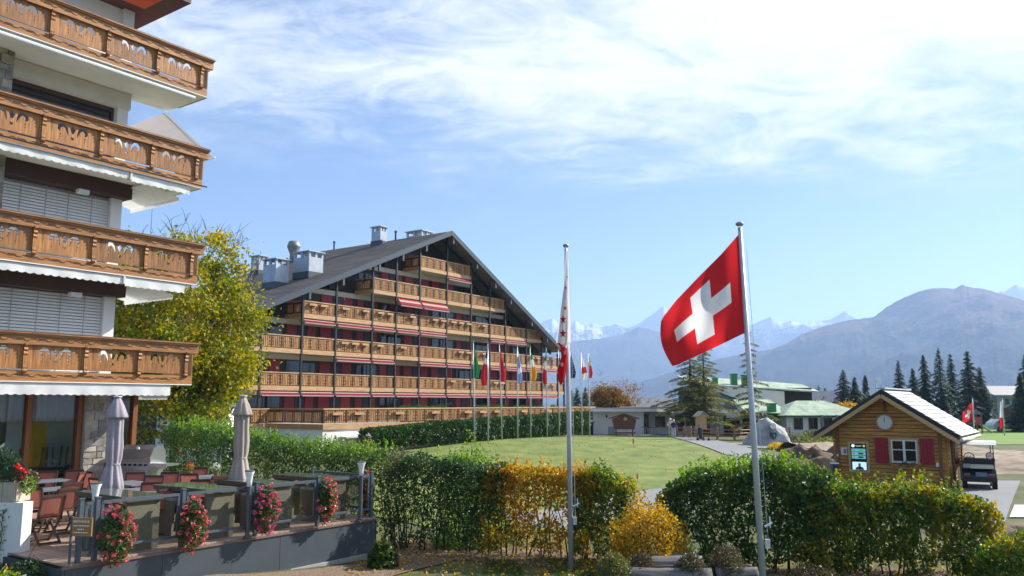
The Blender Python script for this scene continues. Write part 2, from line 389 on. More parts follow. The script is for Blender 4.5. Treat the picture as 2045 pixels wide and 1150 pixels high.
sheet('dug_soil',[xy(1560,905),xy(1700,905),xy(1690,945),xy(1580,945)],.02,soilm,.8,.4)
sheet('dug_soil_strip',[xy(1930,1050),xy(2110,1040),xy(2120,1115),xy(1950,1120)],.02,soilm,.6,.3)

# ------------------------------------------------------------------ mountains
def mountmat(name,zs,snow):
    m=bpy.data.materials.new(name); m.use_nodes=True; t=m.node_tree; b=P(t); b.inputs['Roughness'].default_value=.95; b.inputs['Specular IOR Level'].default_value=.1
    tc=N(t,'ShaderNodeTexCoord'); sp=N(t,'ShaderNodeSeparateXYZ'); L(t,tc.outputs['Object'],sp.inputs[0])
    n=N(t,'ShaderNodeTexNoise'); n.inputs['Scale'].default_value=.0035; n.inputs['Detail'].default_value=12; n.inputs['Roughness'].default_value=.65; L(t,tc.outputs['Object'],n.inputs['Vector'])
    n2=N(t,'ShaderNodeTexNoise'); n2.inputs['Scale'].default_value=.022; n2.inputs['Detail'].default_value=8; n2.inputs['Roughness'].default_value=.75; L(t,tc.outputs['Object'],n2.inputs['Vector'])
    h=math_n(t,'DIVIDE',sp.outputs[2],zs)
    v=math_n(t,'ADD',h,math_n(t,'ADD',math_n(t,'MULTIPLY_ADD',n.outputs[0],.60,-.30),math_n(t,'MULTIPLY_ADD',n2.outputs[0],.75,-.375)))
    if snow:
        c=ramp(t,v,[(.18,(.03,.045,.03)),(.42,(.10,.085,.06)),(.60,(.16,.14,.13)),(.70,(.22,.21,.21)),(.76,(.85,.87,.9))])
    else:
        c=ramp(t,v,[(.20,(.014,.024,.018)),(.40,(.035,.04,.022)),(.50,(.20,.105,.045)),(.60,(.10,.06,.035)),(.72,(.23,.13,.07)),(.85,(.12,.09,.07)),(1.,(.20,.17,.15))])
    L(t,c,b.inputs['Base Color'])
    bp=N(t,'ShaderNodeBump'); bp.inputs['Strength'].default_value=1.; bp.inputs['Distance'].default_value=60; L(t,n2.outputs[0],bp.inputs['Height']); L(t,bp.outputs[0],b.inputs['Normal'])
    return m
def mrange(name,prof,dist,depth,rough,mat,seed,step=1.6,fol=.5):
    us=[p[0] for p in prof]; vs=[p[1] for p in prof]
    U=np.arange(us[0],us[-1]+.1,step); Vp=np.interp(U,us,vs); kk=np.exp(-.5*(np.arange(-80,81)*step/38)**2); kk/=kk.sum(); Vs=np.convolve(np.pad(Vp,80,mode='edge'),kk,'valid')
    rows=[-.35,-.2,-.1,-.04]+list(np.linspace(0,1,130)**1.1)
    V=[]
    for u,v,v2 in zip(U,Vp,Vs):
        r=ray(u,v); az=math.atan2(r.x,r.y); top=(HZ-v)/F*math.cos(math.atan((u-CX)/F))*dist*1.0+CZ
        jit=mn.fractal((u*.11+seed,0,0),.8,2.1,5)*rough*1.6*dist/F
        top0=top; top2=(HZ-v2)/F*math.cos(math.atan((u-CX)/F))*dist+CZ
        for t in rows:
            bl=min(1,abs(t)*7); top=top0*(1-bl)+top2*bl
            rr=dist-depth*t; zb=-238
            f=(1-abs(t)**.82 if t>=0 else 1+t*1.4)
            x=rr*math.sin(az); y=rr*math.cos(az)
            q=(x/dist*fol*16+seed,y/dist*fol*16,seed*.3)
            rid=mn.ridged_multi_fractal(q,.9,2.1,4,1.0,2.0)-1.0
            fr=mn.fractal((q[0]*2.3,q[1]*2.3,seed),.8,2.0,3)
            a=min(1,abs(t)*13)*min(1,(1-max(t,0))*2.5)
            z=zb+(top-zb)*f+ (rid*.12+fr*.06)*rough*(top-zb)*a+jit
            V.append((x,y,z))
    nr=len(rows); nu=len(U); i=(np.arange(nu-1)*nr)[:,None]; j=np.arange(nr-1)[None]
    Fc=np.stack([i+j,i+nr+j,i+nr+j+1,i+j+1],-1).reshape(-1,4)
    struct(link(name,rawmesh(name,V,Fc,mat,4,True)))
DF=7600
mrange('far_mountains',[(-900,720),(-300,690),(300,700),(700,690),(900,688),(1000,670),(1060,655),(1090,640),(1104,636),(1118,648),(1135,653),(1150,640),(1166,653),(1185,646),(1205,653),(1235,646),(1255,655),(1275,648),(1300,630),(1325,611),(1347,632),(1400,652),(1450,660),(1500,650),(1520,641),(1540,633),(1560,646),(1580,641),(1600,649),(1625,642),(1660,638),(1677,628),(1688,620),(1700,630),(1716,637),(1760,655),(1900,640),(1960,600),(1986,583),(2000,581),(2015,576),(2035,570),(2060,566),(2120,590),(2300,640),(2700,600),(3300,690)],DF,2300,1.25,mountmat('snowy_mountain',820,True),3.3)
mrange('mountain_ridge',[(-900,760),(100,745),(600,730),(950,728),(1050,704),(1140,683),(1200,677),(1240,669),(1262,660),(1275,654),(1290,656),(1325,667),(1380,695),(1430,714),(1500,738),(1600,775),(1800,800),(2100,815)],6000,1900,.8,mountmat('rock_mountain',1200,True),8.1)
mrange('hill',[(900,830),(1100,806),(1200,786),(1300,757),(1400,726),(1480,708),(1540,699),(1570,687),(1600,669),(1640,654),(1690,641),(1745,634),(1765,618),(1790,602),(1830,584),(1850,578),(1870,575.5),(1892,575.5),(1906,577),(1914,573),(1919,569),(1925,569),(1931,573),(1945,575),(1965,577),(1985,583),(2010,590),(2045,600),(2200,650),(2500,715),(2900,690),(3400,760)],4200,2400,.75,mountmat('autumn_hill',700,False),5.7)
def haze():
    m=bpy.data.materials.new('haze_air'); m.use_nodes=True; t=m.node_tree; t.nodes.remove(P(t))
    v=N(t,'ShaderNodeVolumePrincipled'); v.inputs['Color'].default_value=(.47,.66,1.,1); v.inputs['Density'].default_value=1.5e-4; v.inputs['Anisotropy'].default_value=.2
    L(t,v.outputs[0],t.nodes['Material Output'].inputs['Volume'])
    b=MB().box(-14000,14000,-14000,14000,-262,1080); o=b.build('haze',m); stuff(o)
haze()

# ------------------------------------------------------------------ left apartment chalet
def chalet():
    O=Dp(393,690,23.7); O.z=0
    T=thing('apartment_chalet','tall white apartment chalet with carved honey wood balconies above the cafe terrace','building',(O.x,O.y,0),RZ)
    zr=[4.87,7.75,10.62,13.42]       # handrail heights
    XL=-9.6                          # runs on beyond the frame
    yw=1.75; xw=-1.6                 # wall plane and corner
    posts=[-.35,-1.75,-3.2,-4.67,-6.15,-7.63,-9.1]
    # panel with cut-outs
    def stroke(c):
        Lp=[];Rp=[]
        for i,(x,y,wd) in enumerate(c):
            a=c[max(i-1,0)];b=c[min(i+1,len(c)-1)]; t=Vector((b[0]-a[0],b[1]-a[1])).normalized()
            Lp.append((x-t.y*wd,y+t.x*wd)); Rp.append((x+t.y*wd,y-t.x*wd))
        return Lp+Rp[::-1]
    curl=[(-.295,.015,.014),(-.325,.055,.035),(-.315,.115,.044),(-.265,.16,.044),(-.205,.16,.04),(-.155,.11,.034),(-.125,.03,.022),(-.105,-.06,.006)]
    def mir(p): return [(-x,y) for x,y in p]
    c1=stroke(curl); circ=lambda x,y,r:[(x+r*math.cos(a),y+r*math.sin(a)) for a in np.linspace(0,2*PI,9)[:-1]]
    tulip=[(-.085,.19),(-.045,.125),(0,.185),(.045,.125),(.085,.19),(.06,.09),(.022,.005),(-.022,.005),(-.06,.09)]
    heart=[(0,-.155),(-.035,-.11),(-.035,-.085),(-.018,-.075),(0,-.092),(.018,-.075),(.035,-.085),(.035,-.11)]
    hole=[c1,mir(c1),tulip,heart,circ(-.29,-.055,.018),circ(-.29,-.12,.013),circ(.29,-.055,.018),circ(.29,-.12,.013)]
    hole=[[(x*1.05,y*1.12+.03) for x,y in p] for p in hole]
    pw=1.36; panel=flat_mesh('panel',[[(-pw/2,-.285),(pw/2,-.285),(pw/2,.30),(-pw/2,.30)]]+hole,.035,chaletwood_v)
    brk=[(0,.0),(-.05,.015),(-.075,.06),(-.05,.10),(-.06,.14),(-.05,.20),(-.045,.42),(-.07,.47),(-.05,.52),(-.08,.57),(-.06,.62),(-.10,.68),(-.10,.72),(0,.72)]
    bme=MB().prism([(-.045,y,z) for y,z in brk],(.09,0,0)).mesh('bracket',chaletwood_v)
    def wave(x0,x1,z,y):
        b=MB(); x=x0
        while x<x1-.66:   # long scalloped line carved in the board
            pt=[(x,z),(x+.16,z),(x+.21,z-.045),(x+.30,z-.045),(x+.35,z+.005),(x+.43,z+.005),(x+.48,z-.02)]
            for a,c in zip(pt,pt[1:]): b.bar((a[0],y,a[1]),(c[0],y,c[1]),.012,.014,(0,1,0))
            b.bar((x+.5,y,z-.03),(x+.66,y,z-.03),.012,.012,(0,1,0)); x+=.52
        return b
    for k,z in enumerate(zr):
        B=MB().box(XL,-.12,.10,yw+.3,z-1.14,z-.98).build('balcony',white,T)     # slab
        MB().box(XL,0,-.14,.04,z-.05,z).box(XL,0,-.10,.0,z-.26,z-.05).box(XL,.03,-.17,.05,z,z+.03).build('handrail',chaletwood,B)
        MB().box(XL,0,-.16,.06,z+.032,z+.05).build('rail_cap',burg,B)
        wave(XL,-.05,z-.12,-.103).build('rail_carving',groove,B)
        MB().box(XL,-.16,-.03,.05,z-1.14,z-.90).build('fascia_board',chaletwood,B)
        wave(XL+.2,-.2,z-.98,-.033).build('fascia_carving',groove,B)
        MB().box(XL,-.14,-.06,.10,z-1.165,z-1.142).build('drip_edge',white,B)
        for i in range(len(posts)-1):
            o=link('panel',panel,B); o.location=((posts[i]+posts[i+1])/2,-.005,z-.565); o.scale=((posts[i]-posts[i+1]-.07)/pw,1,1)
        for p in posts:
            o=link('bracket',bme,B); o.location=(p,-.03,z-.95)
        # return of the balcony round the corner
        MB().box(-.10,0,.05,1.5,z-.26,z-.002).build('side_rail',chaletwood,B); MB().box(-.16,-.06,.06,1.5,z-1.138,z-.90).build('side_fascia',chaletwood,B); MB().box(-.09,-.06,.06,1.5,z-.86,z-.27).build('side_panel',chaletwood_v,B)
        if k==2: MB().tube([(XL,-.10,z-1.02),(-.02,-.12,z-1.10)],.02,6).build('pole',blackm,B)
    # top balcony box above
    MB().box(-3.3,-.95,-.25,3.4,14.85,15.22).build('eaves_box',burg,T); MB().box(-3.4,-.87,-.3,3.5,15.22,15.32).build('roof_edge',greymetal,T)
    MB().box(XL,-3.3,-.25,3.4,15.45,15.9).build('upper_balcony_slab',burg,T)
    # walls and columns
    for k in range(4):
        z0=zr[k]-.98; z1=(zr[k+1]-1.14) if k<3 else 15.0
        W=MB().box(XL,xw-3.9,yw,yw+.3,z0,z1).build('wall',white,T)
        MB().box(xw-.32,xw,yw-.12,yw+.3,z0,z1).build('corner_column',white,T); MB().box(xw-.28,xw-.02,yw+.3,yw+6,z0,z1).build('end_wall',white,T)
        hb=z1-.42
        if k<2:
            MB().box(XL,xw+.12,yw-.42,yw+.1,hb,z1).build('shutter_box',M('shutter_box',(.055,.024,.02),.55,.25,6,st=(30,30,1)),T)
            nsl=int((hb-z0)/.085)
            bl=MB().box(xw-3.9,xw-.32,yw+.06,yw+.08,z0,hb).build('blind',M('blind_tape',(.45,.45,.44),.6,.05),T)
            sm=MB(); sm.hexa([(xw-3.9,yw,0),(xw-.33,yw,0),(xw-.33,yw+.05,.03),(xw-3.9,yw+.05,.03),(xw-3.9,yw,.062),(xw-.33,yw,.062),(xw-.33,yw+.05,.078),(xw-3.9,yw+.05,.078)])
            me=sm.mesh('slat',M('blind_slat',(.70,.70,.68),.45,.04))
            for q in range(nsl): o=link('slat',me,bl); o.location=(0,0,z0+q*.085)
            cm=MB()
            for cx_ in (-.5,-1.15,-1.75,-2.4): cm.box(xw-.32+cx_-.012,xw-.32+cx_+.012,yw-.012,yw-.004,z0,hb)
            cm.build('ladder_tape',M('tape',(.40,.40,.40),.7,.05),bl)
            L_=MB().box(-3.05,-2.75,yw-.5,yw-.32,hb-.13,hb-.02).prism([(-3.0,yw-.5,hb-.13),(-2.8,yw-.5,hb-.13),(-2.83,yw-.6,hb-.18),(-2.97,yw-.6,hb-.18)],(0,.05,.02)).build('soffit_lamp',whitemetal,T)
        elif k==2:
            fr=MB(); x0=xw-3.2;x1=xw-.35
            fr.box(x0,x1,yw+.05,yw+.15,z1-.62,z1-.5).box(x0,x0+.07,yw+.05,yw+.15,z0,z1-.62).box(x1-.07,x1,yw+.05,yw+.15,z0,z1-.62)
            wn=fr.build('window',M('dark_frame',(.06,.03,.02),.5),T)
            MB().box(x0+.07,x1-.07,yw+.1,yw+.11,z0,z1-.62).build('pane',dglass,wn)
            MB().box(XL,xw+.05,yw-.15,yw+.05,z1-.5,z1-.02).build('lintel',cream,T)
            MB().box(xw-3.9,x0,yw,yw+.3,z0,z1-.5).build('wall_pier',white,T)
        else:
            MB().box(xw-3.9,xw-.32,yw,yw+.1,z0,z1).build('upper_wall',white,T)
            MB().box(-3.4,-1.72,-.05,.9,z1-.30,z1-.26).build('orange_awning',clothmat('orange_canvas',(.75,.16,.07)),T)
        # stone pier at the left
    stone=M('rubble_stone',(.30,.27,.22),.9,.4,3,.6,orand=.35)
    mort=M('mortar',(.40,.38,.34),.95,.15)
    sr=random.Random(3)
    def stones(x0,x1,z0,z1,y,par):
        z=z0
        while z<z1-.05:
            h=min(sr.uniform(.14,.30),z1-z); x=x0
            while x<x1-.03:
                wd=min(sr.uniform(.14,.42),x1-x)
                if x1-x-wd<.08: wd=x1-x
                g=.008; j=lambda:sr.uniform(-.022,.012)
                pts=[(x+g,z+g+abs(j())),(x+wd*.5,z+g+j()),(x+wd-g,z+g+abs(j())),(x+wd-g+j(),z+h*.5),(x+wd-g-abs(j()),z+h-g+j()),(x+wd*.45,z+h-g+j()),(x+g+abs(j()),z+h-g+j()),(x+g-j(),z+h*.55)]
                MB().prism([(a,y,c) for a,c in pts],(0,-sr.uniform(.015,.05),0)).build('stone',stone,par); x+=wd
            z+=h
    for k in (0,1,2):
        z0=zr[k]-.98; z1=zr[k+1]-1.14
        pr=MB().box(-5.7,-4.95,yw-.5,yw,z0,z1).build('stone_pier',mort,T); stones(-5.7,-4.95,z0+.8,z1,yw-.5,pr)
    # awnings under each balcony
    wc=clothmat('white_canvas',(.78,.78,.76),.25)
    def scallop(x0,x1,y,z0,h,par,name='valance'):
        b=MB(); n=int(abs(x1-x0)/.05); 
        def f(u,v): x=x0+(x1-x0)*u; zz=z0-(h+.035*abs(math.sin(x*PI/.2)))*v; return (x,y+.012*math.sin(x*9)*v,zz)
        b.grid(f,n,2); return b.build(name,wc,par,fix=False)
    for k,z in enumerate(zr[:3]):
        xe=-.77 if k==0 else -.55; zb=z-1.18
        A=MB().box(XL,xe,.0,.12,zb-.07,zb).build('awning',whitemetal,T)
        if k==0: scallop(XL,xe,-.02,zb-.02,.24,A)
        elif k==1: scallop(XL,-2.35,-.02,zb,.19,A); scallop(-2.28,-.5,-.02,zb-.04,.19,A); MB().box(-2.34,-2.29,-.06,.1,zb-.2,zb+.03).build('awning_arm',cream,A)
        else: scallop(XL,-2.35,-.02,zb,.16,A); scallop(-2.28,-.5,-.02,zb-.03,.18,A); MB().box(-2.34,-2.29,-.06,.1,zb-.2,zb+.03).build('awning_arm',cream,A)
        # side awning round the corner
        S=MB().grid(lambda u,v:(-1.55+1.0*u,.45+2.6*v,zb-.05-.22*u),6,8).build('side_awning',wc,T,fix=False)
        MB().grid(lambda u,v:(-.55,.45+2.6*u,zb-.27-(.10+.03*abs(math.sin(u*3*PI/.2)))*v),40,2).build('valance',wc,S,fix=False)
    # the long white roller bar and open side awning on the top floor
    z=zr[3]-1.14
    MB().tube([(XL,.02,z-.13),(-.5,.02,z-.13)],.06,8).build('roller_bar',whitemetal,T)
    S=MB().grid(lambda u,v:(-.25+1.75*u,1.9+2.6*v,z-.12-1.0*u),6,8).build('side_awning',clothmat('pale_canvas',(.46,.43,.44),.25),T,fix=False)
    MB().tube([(1.5,1.8,z-1.13),(1.5,4.55,z-1.13)],.03,6).tube([(-.3,2.0,z-.1),(.75,2.0,z-.75),(1.5,2.0,z-1.12)],.025,6).build('awning_arm',whitemetal,S)
    # ground floor: timber framed glazing
    zd=.55; zt=zr[0]-1.35; fw=wood('frame_wood',(.22,.075,.02),2,.3,.5,.1)
    MB().box(XL,-.72,yw-.15,yw+.1,zt,zt+.25).build('timber_lintel',fw,T)
    for px_ in (-.72,-1.25,-2.30,-3.62,-5.4):
        MB().box(px_-.13,px_,yw-.12,yw+.08,zd,zt).build('timber_post',fw,T)
    pr=MB().box(-2.28,-1.65,yw-.2,yw+.4,zd,zt).build('stone_pillar',mort,T); stones(-2.28,-1.65,zd,zt,yw-.2,pr)
    gl=glassmat('window_glass',(.92,.95,.94),.35)
    for a,b in ((-1.12,-.85),(-3.49,-2.43),(-5.27,-3.75),(-9.,-5.53),(-1.65,-1.38)):
        Wn=MB().box(a,b,yw-.02,yw-.01,zd,zt).build('window',gl,T)
        nf=int((b-a)/.05)
        MB().grid(lambda u,v:(a+(b-a)*u,yw+.15+.025*math.sin(u*nf*2.1),zt-.02-.78*v),max(nf*3,6),1).build('curtain',clothmat('curtain',(.45,.43,.42),.3),Wn,fix=False)
    # interior
    MB().box(XL,-.8,yw+3.4,yw+3.5,zd,zt+.2).build('interior_wall',M('interior_green',(.25,.32,.28),.9),T)
    MB().box(XL,-.8,yw+.02,yw+3.5,zt+.1,zt+.2).build('interior_ceiling',M('interior_dark',(.04,.035,.03),.9),T)
    MB().box(XL,-.8,yw+.1,yw+3.4,zd-.02,zd+.03).build('interior_floor',M('interior_floor',(.05,.035,.025),.6),T)
    MB().box(-.8,-.72,yw+.1,yw+3.5,zd,zt).build('interior_end_wall',M('interior_green',(.25,.32,.28)),T)
    for x in (-1.25,-3.05,-4.9,-7): MB().box(x,x+.52,yw+1.3,yw+1.34,zd+.9,zt-.7).build('yellow_panel',M('yellow_panel',(.62,.40,.015),.7,.05),T)
    for x in (-2.55,-3.58,-5.5): MB().box(x,x+.95,yw+1.36,yw+1.40,zd+.9,zt-.7).build('pale_panel',M('pale_panel',(.42,.5,.45),.7,.05),T)
    for i in range(7):
        b=MB(); x=-2.6-.55*i; y=yw+.75+.25*(i%2); dk=M('stacked_chair_wood',(.16,.11,.05),.6)
        for sx in (0,.36):
            for sy in (0,.34): b.bar((x+sx,y+sy,zd+.9),(x+sx*1.1,y+sy,zd+1.45),.035,.035)
        b.box(x-.02,x+.40,y-.02,y+.38,zd+.74,zd+.80).box(x,x+.4,y+.35,y+.38,zd+.05,zd+.74); b.build('upturned_chair',dk,T)
        MB().box(x-.05,x+.46,y-.08,y+.44,zd+.69,zd+.73).build('interior_table',M('stacked_chair_wood',(.16,.11,.05)),T)
    return T
chalet()

# ------------------------------------------------------------------ hotel
def hotel():
    O=Dp(535,667,59); O.z=0; OY=O
    T=thing('hotel','large dark gabled hotel with tiers of wooden balconies and red shutters behind the lawn','building',(O.x,O.y,0),RZ)
    posts=[-1.6,-.62,3.05,6.39,10.33,13.14,16.13,19.85,23.44,26.42,29.04,32.78,35.70,38.89,40.2]
    zf=[1.78,4.40,7.13,9.85,12.50,15.20]       # floors
    ext=[None,(-1.6,40.2),(-1.6,39.2),(3.05,35.7),(10.25,29.05),(16.13,23.44)]
    ax,az_=19.5,18.95; sl=(az_-10.05)/(ax+1.16); sr_=(az_-9.2)/(38.4-ax)
    def roofz(x): return az_-sl*(ax-x) if x<ax else az_-sr_*(x-ax)
    yb=1.9
    slatu=M('hotel_slat',(.36,.17,.05),.55,.35,1.2,.1,st=(3,3,1),c2=(.56,.30,.105),orand=.12)
    gapm=M('hotel_slat_dark',(.11,.042,.014),.6,.3,2)
    def bal_mesh(Lb):
        b=MB(); n=max(1,round(Lb/.92)); u=Lb/n
        for i in range(n):
            x0=i*u
            b.box(x0-.04,x0+.06,-.02,.05,0,.86,1)
            k=5; q=(u-.10)/k
            for j in range(k):
                xx=x0+.07+j*q; b.box(xx,xx+q*.62,-.045,-.02,.03,.84,0)
                if j in (0,4): 
                    for zz in (.2,.45,.7): b.box(xx+q*.16,xx+q*.56,-.062,-.045,zz-.04,zz+.04,1)
        b.box(0,Lb,-.01,.01,0.02,.10,1).box(0,Lb,-.01,.01,.72,.84,1); return b
    cache={}
    def balustrade(x0,x1,y,z,par,rot=0,name='baluster_panel'):
        key=round(x1-x0,2)
        if key not in cache: cache[key]=bal_mesh(x1-x0).mesh('baluster_panel',[slatu,gapm])
        o=link(name,cache[key],par); o.location=(x0,y,z) if not rot else (x0,y,z); o.rotation_euler=(0,0,rot); return o
    stripe=[clothmat('red_canvas',(.42,.03,.04),.2),clothmat('white_stripe_canvas',(.50,.34,.33),.2),clothmat('wine_canvas',(.24,.02,.035),.2)]
    awnset={1:[1,2,3,4,5,6,7,8,9,10,11,12],2:[3,4,6,7,9,10,11,12],3:[2,3,4,5,6,9,10],4:[5,6],5:[7,8]}
    hr=random.Random(5)
    for k in range(1,6):
        a,b=ext[k]; z=zf[k]
        B=MB().box(a,b,.05,yb+.1,z-.20,z-.02).build('balcony',cream,T)
        MB().box(a-.05,b+.05,-.10,.05,z-.27,z+.06).build('fascia_board',hwood,B)
        MB().box(a-.03,b+.03,-.09,.05,z+.97,z+1.05).box(a,b,-.03,.03,z+.86,z+.90).build('handrail',hwood,B)
        ps=[p for p in posts if a-.01<=p<=b+.01]
        if ps[0]>a+.1: ps=[a]+ps
        if ps[-1]<b-.1: ps=ps+[b]
        for p0,p1 in zip(ps,ps[1:]):
            if p1-p0>.3: stuff(balustrade(p0+.04,p1-.04,0,z+.08,B))
        # left return
        MB().box(a-.04,a+.06,.06,yb,z+.97,z+1.05).build('side_handrail',hwood,B); c=stuff(balustrade(0,yb-.1,0,0,B)); c.rotation_euler=(0,0,PI/2); c.location=(a+.02,.06,z+.08)
        MB().box(a-.08,a+.05,.05,yb,z-.27,z+.06).build('side_fascia',hwood,B)
        # planters hung on the rail
        for p0,p1 in zip(ps,ps[1:]):
            if k in (1,2,3) and p1-p0>2 and hr.random()<(.75 if k==3 else .45):
                m=int((p1-p0)/1.15)
                for q in range(m):
                    if hr.random()<.8:
                        xx=p0+.5+q*1.12; MB().box(xx,xx+.72,-.27,-.07,z+.70,z+.86).build('planter_box',hwood,B)
    # posts
    for p in posts[1:]:
        zt=roofz(p)-.35
        MB().box(p-.075,p+.075,-.13,.02,zf[0],zt).build('post',greymetal if False else blackm,T)
    # back walls per storey with bays
    for k in range(0,6):
        a,b=(-1.6,40.2) if k<=1 else ext[k]
        aw=a-(0 if k<2 else .0); z0=zf[k]-.02; z1=zf[k+1]-.2 if k<5 else 18.2
        A=-1.5; Bx=38.9
        if k>=2:   # walls run on to the roof slope
            A=max(-1.5,ax-(az_-z0-1.0)/sl+.6); Bx=min(39.4,ax+(az_-z0-1.0)/sr_-.6)
        zl=lambda x:min(z1,roofz(x)-.5)
        pts=[(A,yb,z0),(Bx,yb,z0),(Bx,yb,max(z0+.2,zl(Bx)))]
        if k>=2: 
            for x in np.linspace(Bx,A,16)[1:-1]: pts.append((x,yb,max(z0+.2,zl(x))))
        pts.append((A,yb,max(z0+.2,zl(A))))
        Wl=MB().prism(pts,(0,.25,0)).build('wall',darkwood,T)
        # white lintel strip
        q0=max(A,ax-(az_-z1-.55)/sl) if k>=2 else A; q1=min(Bx,ax+(az_-z1-.55)/sr_) if k>=2 else Bx
        if q1>q0+1: MB().box(q0,q1,yb-.06,yb-.002,z1-.42,z1-.02).build('lintel',cream,T)
        pp=[p for p in posts if A-.1<=p<=Bx+.1]; pp=[A]+[p for p in pp if A+.5<p<Bx-.5]+[Bx]
        for i,(p0,p1) in enumerate(zip(pp,pp[1:])):
            wd=p1-p0
            if wd<1.2: continue
            hh=min(z1-.44,min(roofz(p0),roofz(p1))-.75)
            if hh<z0+1.1: continue
            if (i+k)%2==0 or wd>3.72:
                x=p0+.12; u=(wd-.3)
                segs=[('red_shutter',redsh,.34),('window_shutter',greysh,.30),('red_shutter',redsh2 if (i+k)%3==0 else redsh,.30)]
                for nm,mt,fr in segs:
                    wv=u*fr
                    b=MB().box(x,x+wv-.05,yb-.05,yb-.003,z0+.02,hh)
                    nz=int((hh-z0)/.28)
                    for q in range(nz): b.box(x+.04,x+wv-.09,yb-.075,yb-.05,z0+.06+q*.28,z0+.06+q*.28+.22)
                    b.build(nm,mt,T); x+=wv+.02
                if (i+k)%4==0: MB().box(x-.25,x-.17,yb-.09,yb-.076,z0,hh).build('door_post',chaletwood_v,T)
            else:
                x=p0+.2; b=MB().box(x,x+wd-.4,yb-.045,yb-.02,hh-.08,hh).box(x,x+.07,yb-.045,yb-.02,z0,hh-.08).box(x+wd-.47,x+wd-.4,yb-.045,yb-.02,z0,hh-.08).box(x+wd/2-.22,x+wd/2-.15,yb-.045,yb-.02,z0,hh-.08)
                wn=b.build('window',M('brown_frame',(.05,.03,.02),.5),T); MB().box(x+.07,x+wd-.47,yb-.02,yb-.006,z0+.02,hh-.08).build('pane',dglass,wn)
        # awnings
        if k+1<=5:
            ps=posts
            for i in awnset[k+1]:
                if i+1>=len(ps): continue
                p0,p1=ps[i]+.14,ps[i+1]-.14
                if p1-p0<.8 or p0<ext[k+1][0]-.2 or p1>ext[k+1][1]+.3: continue
                big=(k==3)
                drop=.62 if big else .22; yo=-.55 if big else -.22; zt=zf[k+1]-.30
                A_=MB().grid(lambda u,v:(p0+(p1-p0)*u,.25+(yo-.25)*v,zt-drop*v*v),8,5,mfn=lambda u,v:0 if v<.6 else (1 if v<.82 else 2)).build('awning',stripe,T,fix=False)
                MB().grid(lambda u,v:(p0+(p1-p0)*u,yo,zt-drop-.17*v-.0),8,2,mfn=lambda u,v:2 if v<.5 else 1).build('valance',stripe,A_,fix=False)
    # roof: two slopes with verge overhang, hipped back to the left
    yf,yk=-.85,17.; th=.30
    rm=M('roof_shingle',(.105,.095,.088),.85,.25,1.2,.6,st=(1,.25,1),c2=(.175,.155,.14),bscale=7,fine=.12)
    xl,xr=-1.75,38.7
    RL=MB(); zl_=roofz(xl); zr_=roofz(xr)
    RL.hexa([(xl,yf,zl_-th),(ax,yf,az_-th),(ax,yk,az_-th),(xl,yk,zl_-th),(xl,yf,zl_),(ax,yf,az_),(ax,yk,az_),(xl,yk,zl_)])
    RL.hexa([(ax,yf,az_-th),(xr,yf,zr_-th),(xr,yk,zr_-th),(ax,yk,az_-th),(ax,yf,az_),(xr,yf,zr_),(xr,yk,zr_),(ax,yk,az_)])
    # hipped tail
    RL.add([(ax,yk,az_),(xl,yk,zl_),(xr,yk,zr_),(ax,yk+9,az_-6.4),(xl,yk+9,zl_-.01),(xr,yk+9,zr_-.01)],[(0,3,4,1),(0,2,5,3)])
    roof=RL.build('roof',rm,T)
    MB().bar((xl,yf-.04,zl_-.16),(ax+.05,yf-.04,az_-.16),.06,.42,(0,0,1)).build('verge_board',M('slate_board',(.04,.055,.075),.5,.15),roof)
    MB().bar((ax-.05,yf-.05,az_-.16),(xr,yf-.05,zr_-.16),.06,.42,(0,0,1)).build('verge_board',M('slate_board',(.04,.055,.075),.5,.15),roof)
    for i in range(6):
        MB().bar((xl+.2,.6+i*3,zl_-th-.12),(ax-.1,.6+i*3,az_-th-.12),.16,.22).bar((ax+.1,.6+i*3,az_-th-.12),(xr-.2,.6+i*3,zr_-th-.12),.16,.22).build('rafter',blackm,roof)
    for p in posts[2:-1]: MB().box(p-.09,p+.09,yf,yf+.16,roofz(p)-.95,roofz(p)-th).build('hanging_bracket',greymetal,roof)
    rid=random.Random(2)
    cour=MB()   # shingle courses standing slightly proud, following the left slope
    nrm=Vector((-sl,0,1)).normalized()
    for i in range(1,46):
        x=xl+(ax-xl)*i/46; p=Vector((x,0,roofz(x)))+nrm*.012
        cour.bar((p.x,yf+.02,p.z),(p.x,yk,p.z),.10,.03,nrm)
    stuff(cour.build('shingle_course',rm,roof))
    # chimneys placed on the left slope: x along facade, y depth
    def chim(x,y,wx,wy,h,name='chimney'):
        zb=roofz(x)-.5*sl; z1=roofz(x)+h
        c=MB().box(x-wx/2,x+wx/2,y-wy/2,y+wy/2,zb,z1).build(name,zinc,roof)
        b=MB().box(x-wx/2-.12,x+wx/2+.12,y-wy/2-.12,y+wy/2+.12,z1+.42,z1+.50)
        for sx in (-1,1):
            for sy in (-1,1): b.box(x+sx*(wx/2-.09)-.09,x+sx*(wx/2-.09)+.09,y+sy*(wy/2-.09)-.09,y+sy*(wy/2-.09)+.09,z1,z1+.42)
        b.box(x-.1,x+.1,y-wy/2,y-wy/2+.18,z1,z1+.42).box(x-wx/2,x-wx/2+.18,y-.1,y+.1,z1,z1+.42)
        b.build('chimney_cap',zinc,roof); MB().box(x-wx/2-.05,x+wx/2+.05,y-wy/2-.05,y+wy/2+.05,zb-.05,roofz(x)+.28).build('flashing',M('flashing',(.06,.075,.09),.5),roof)
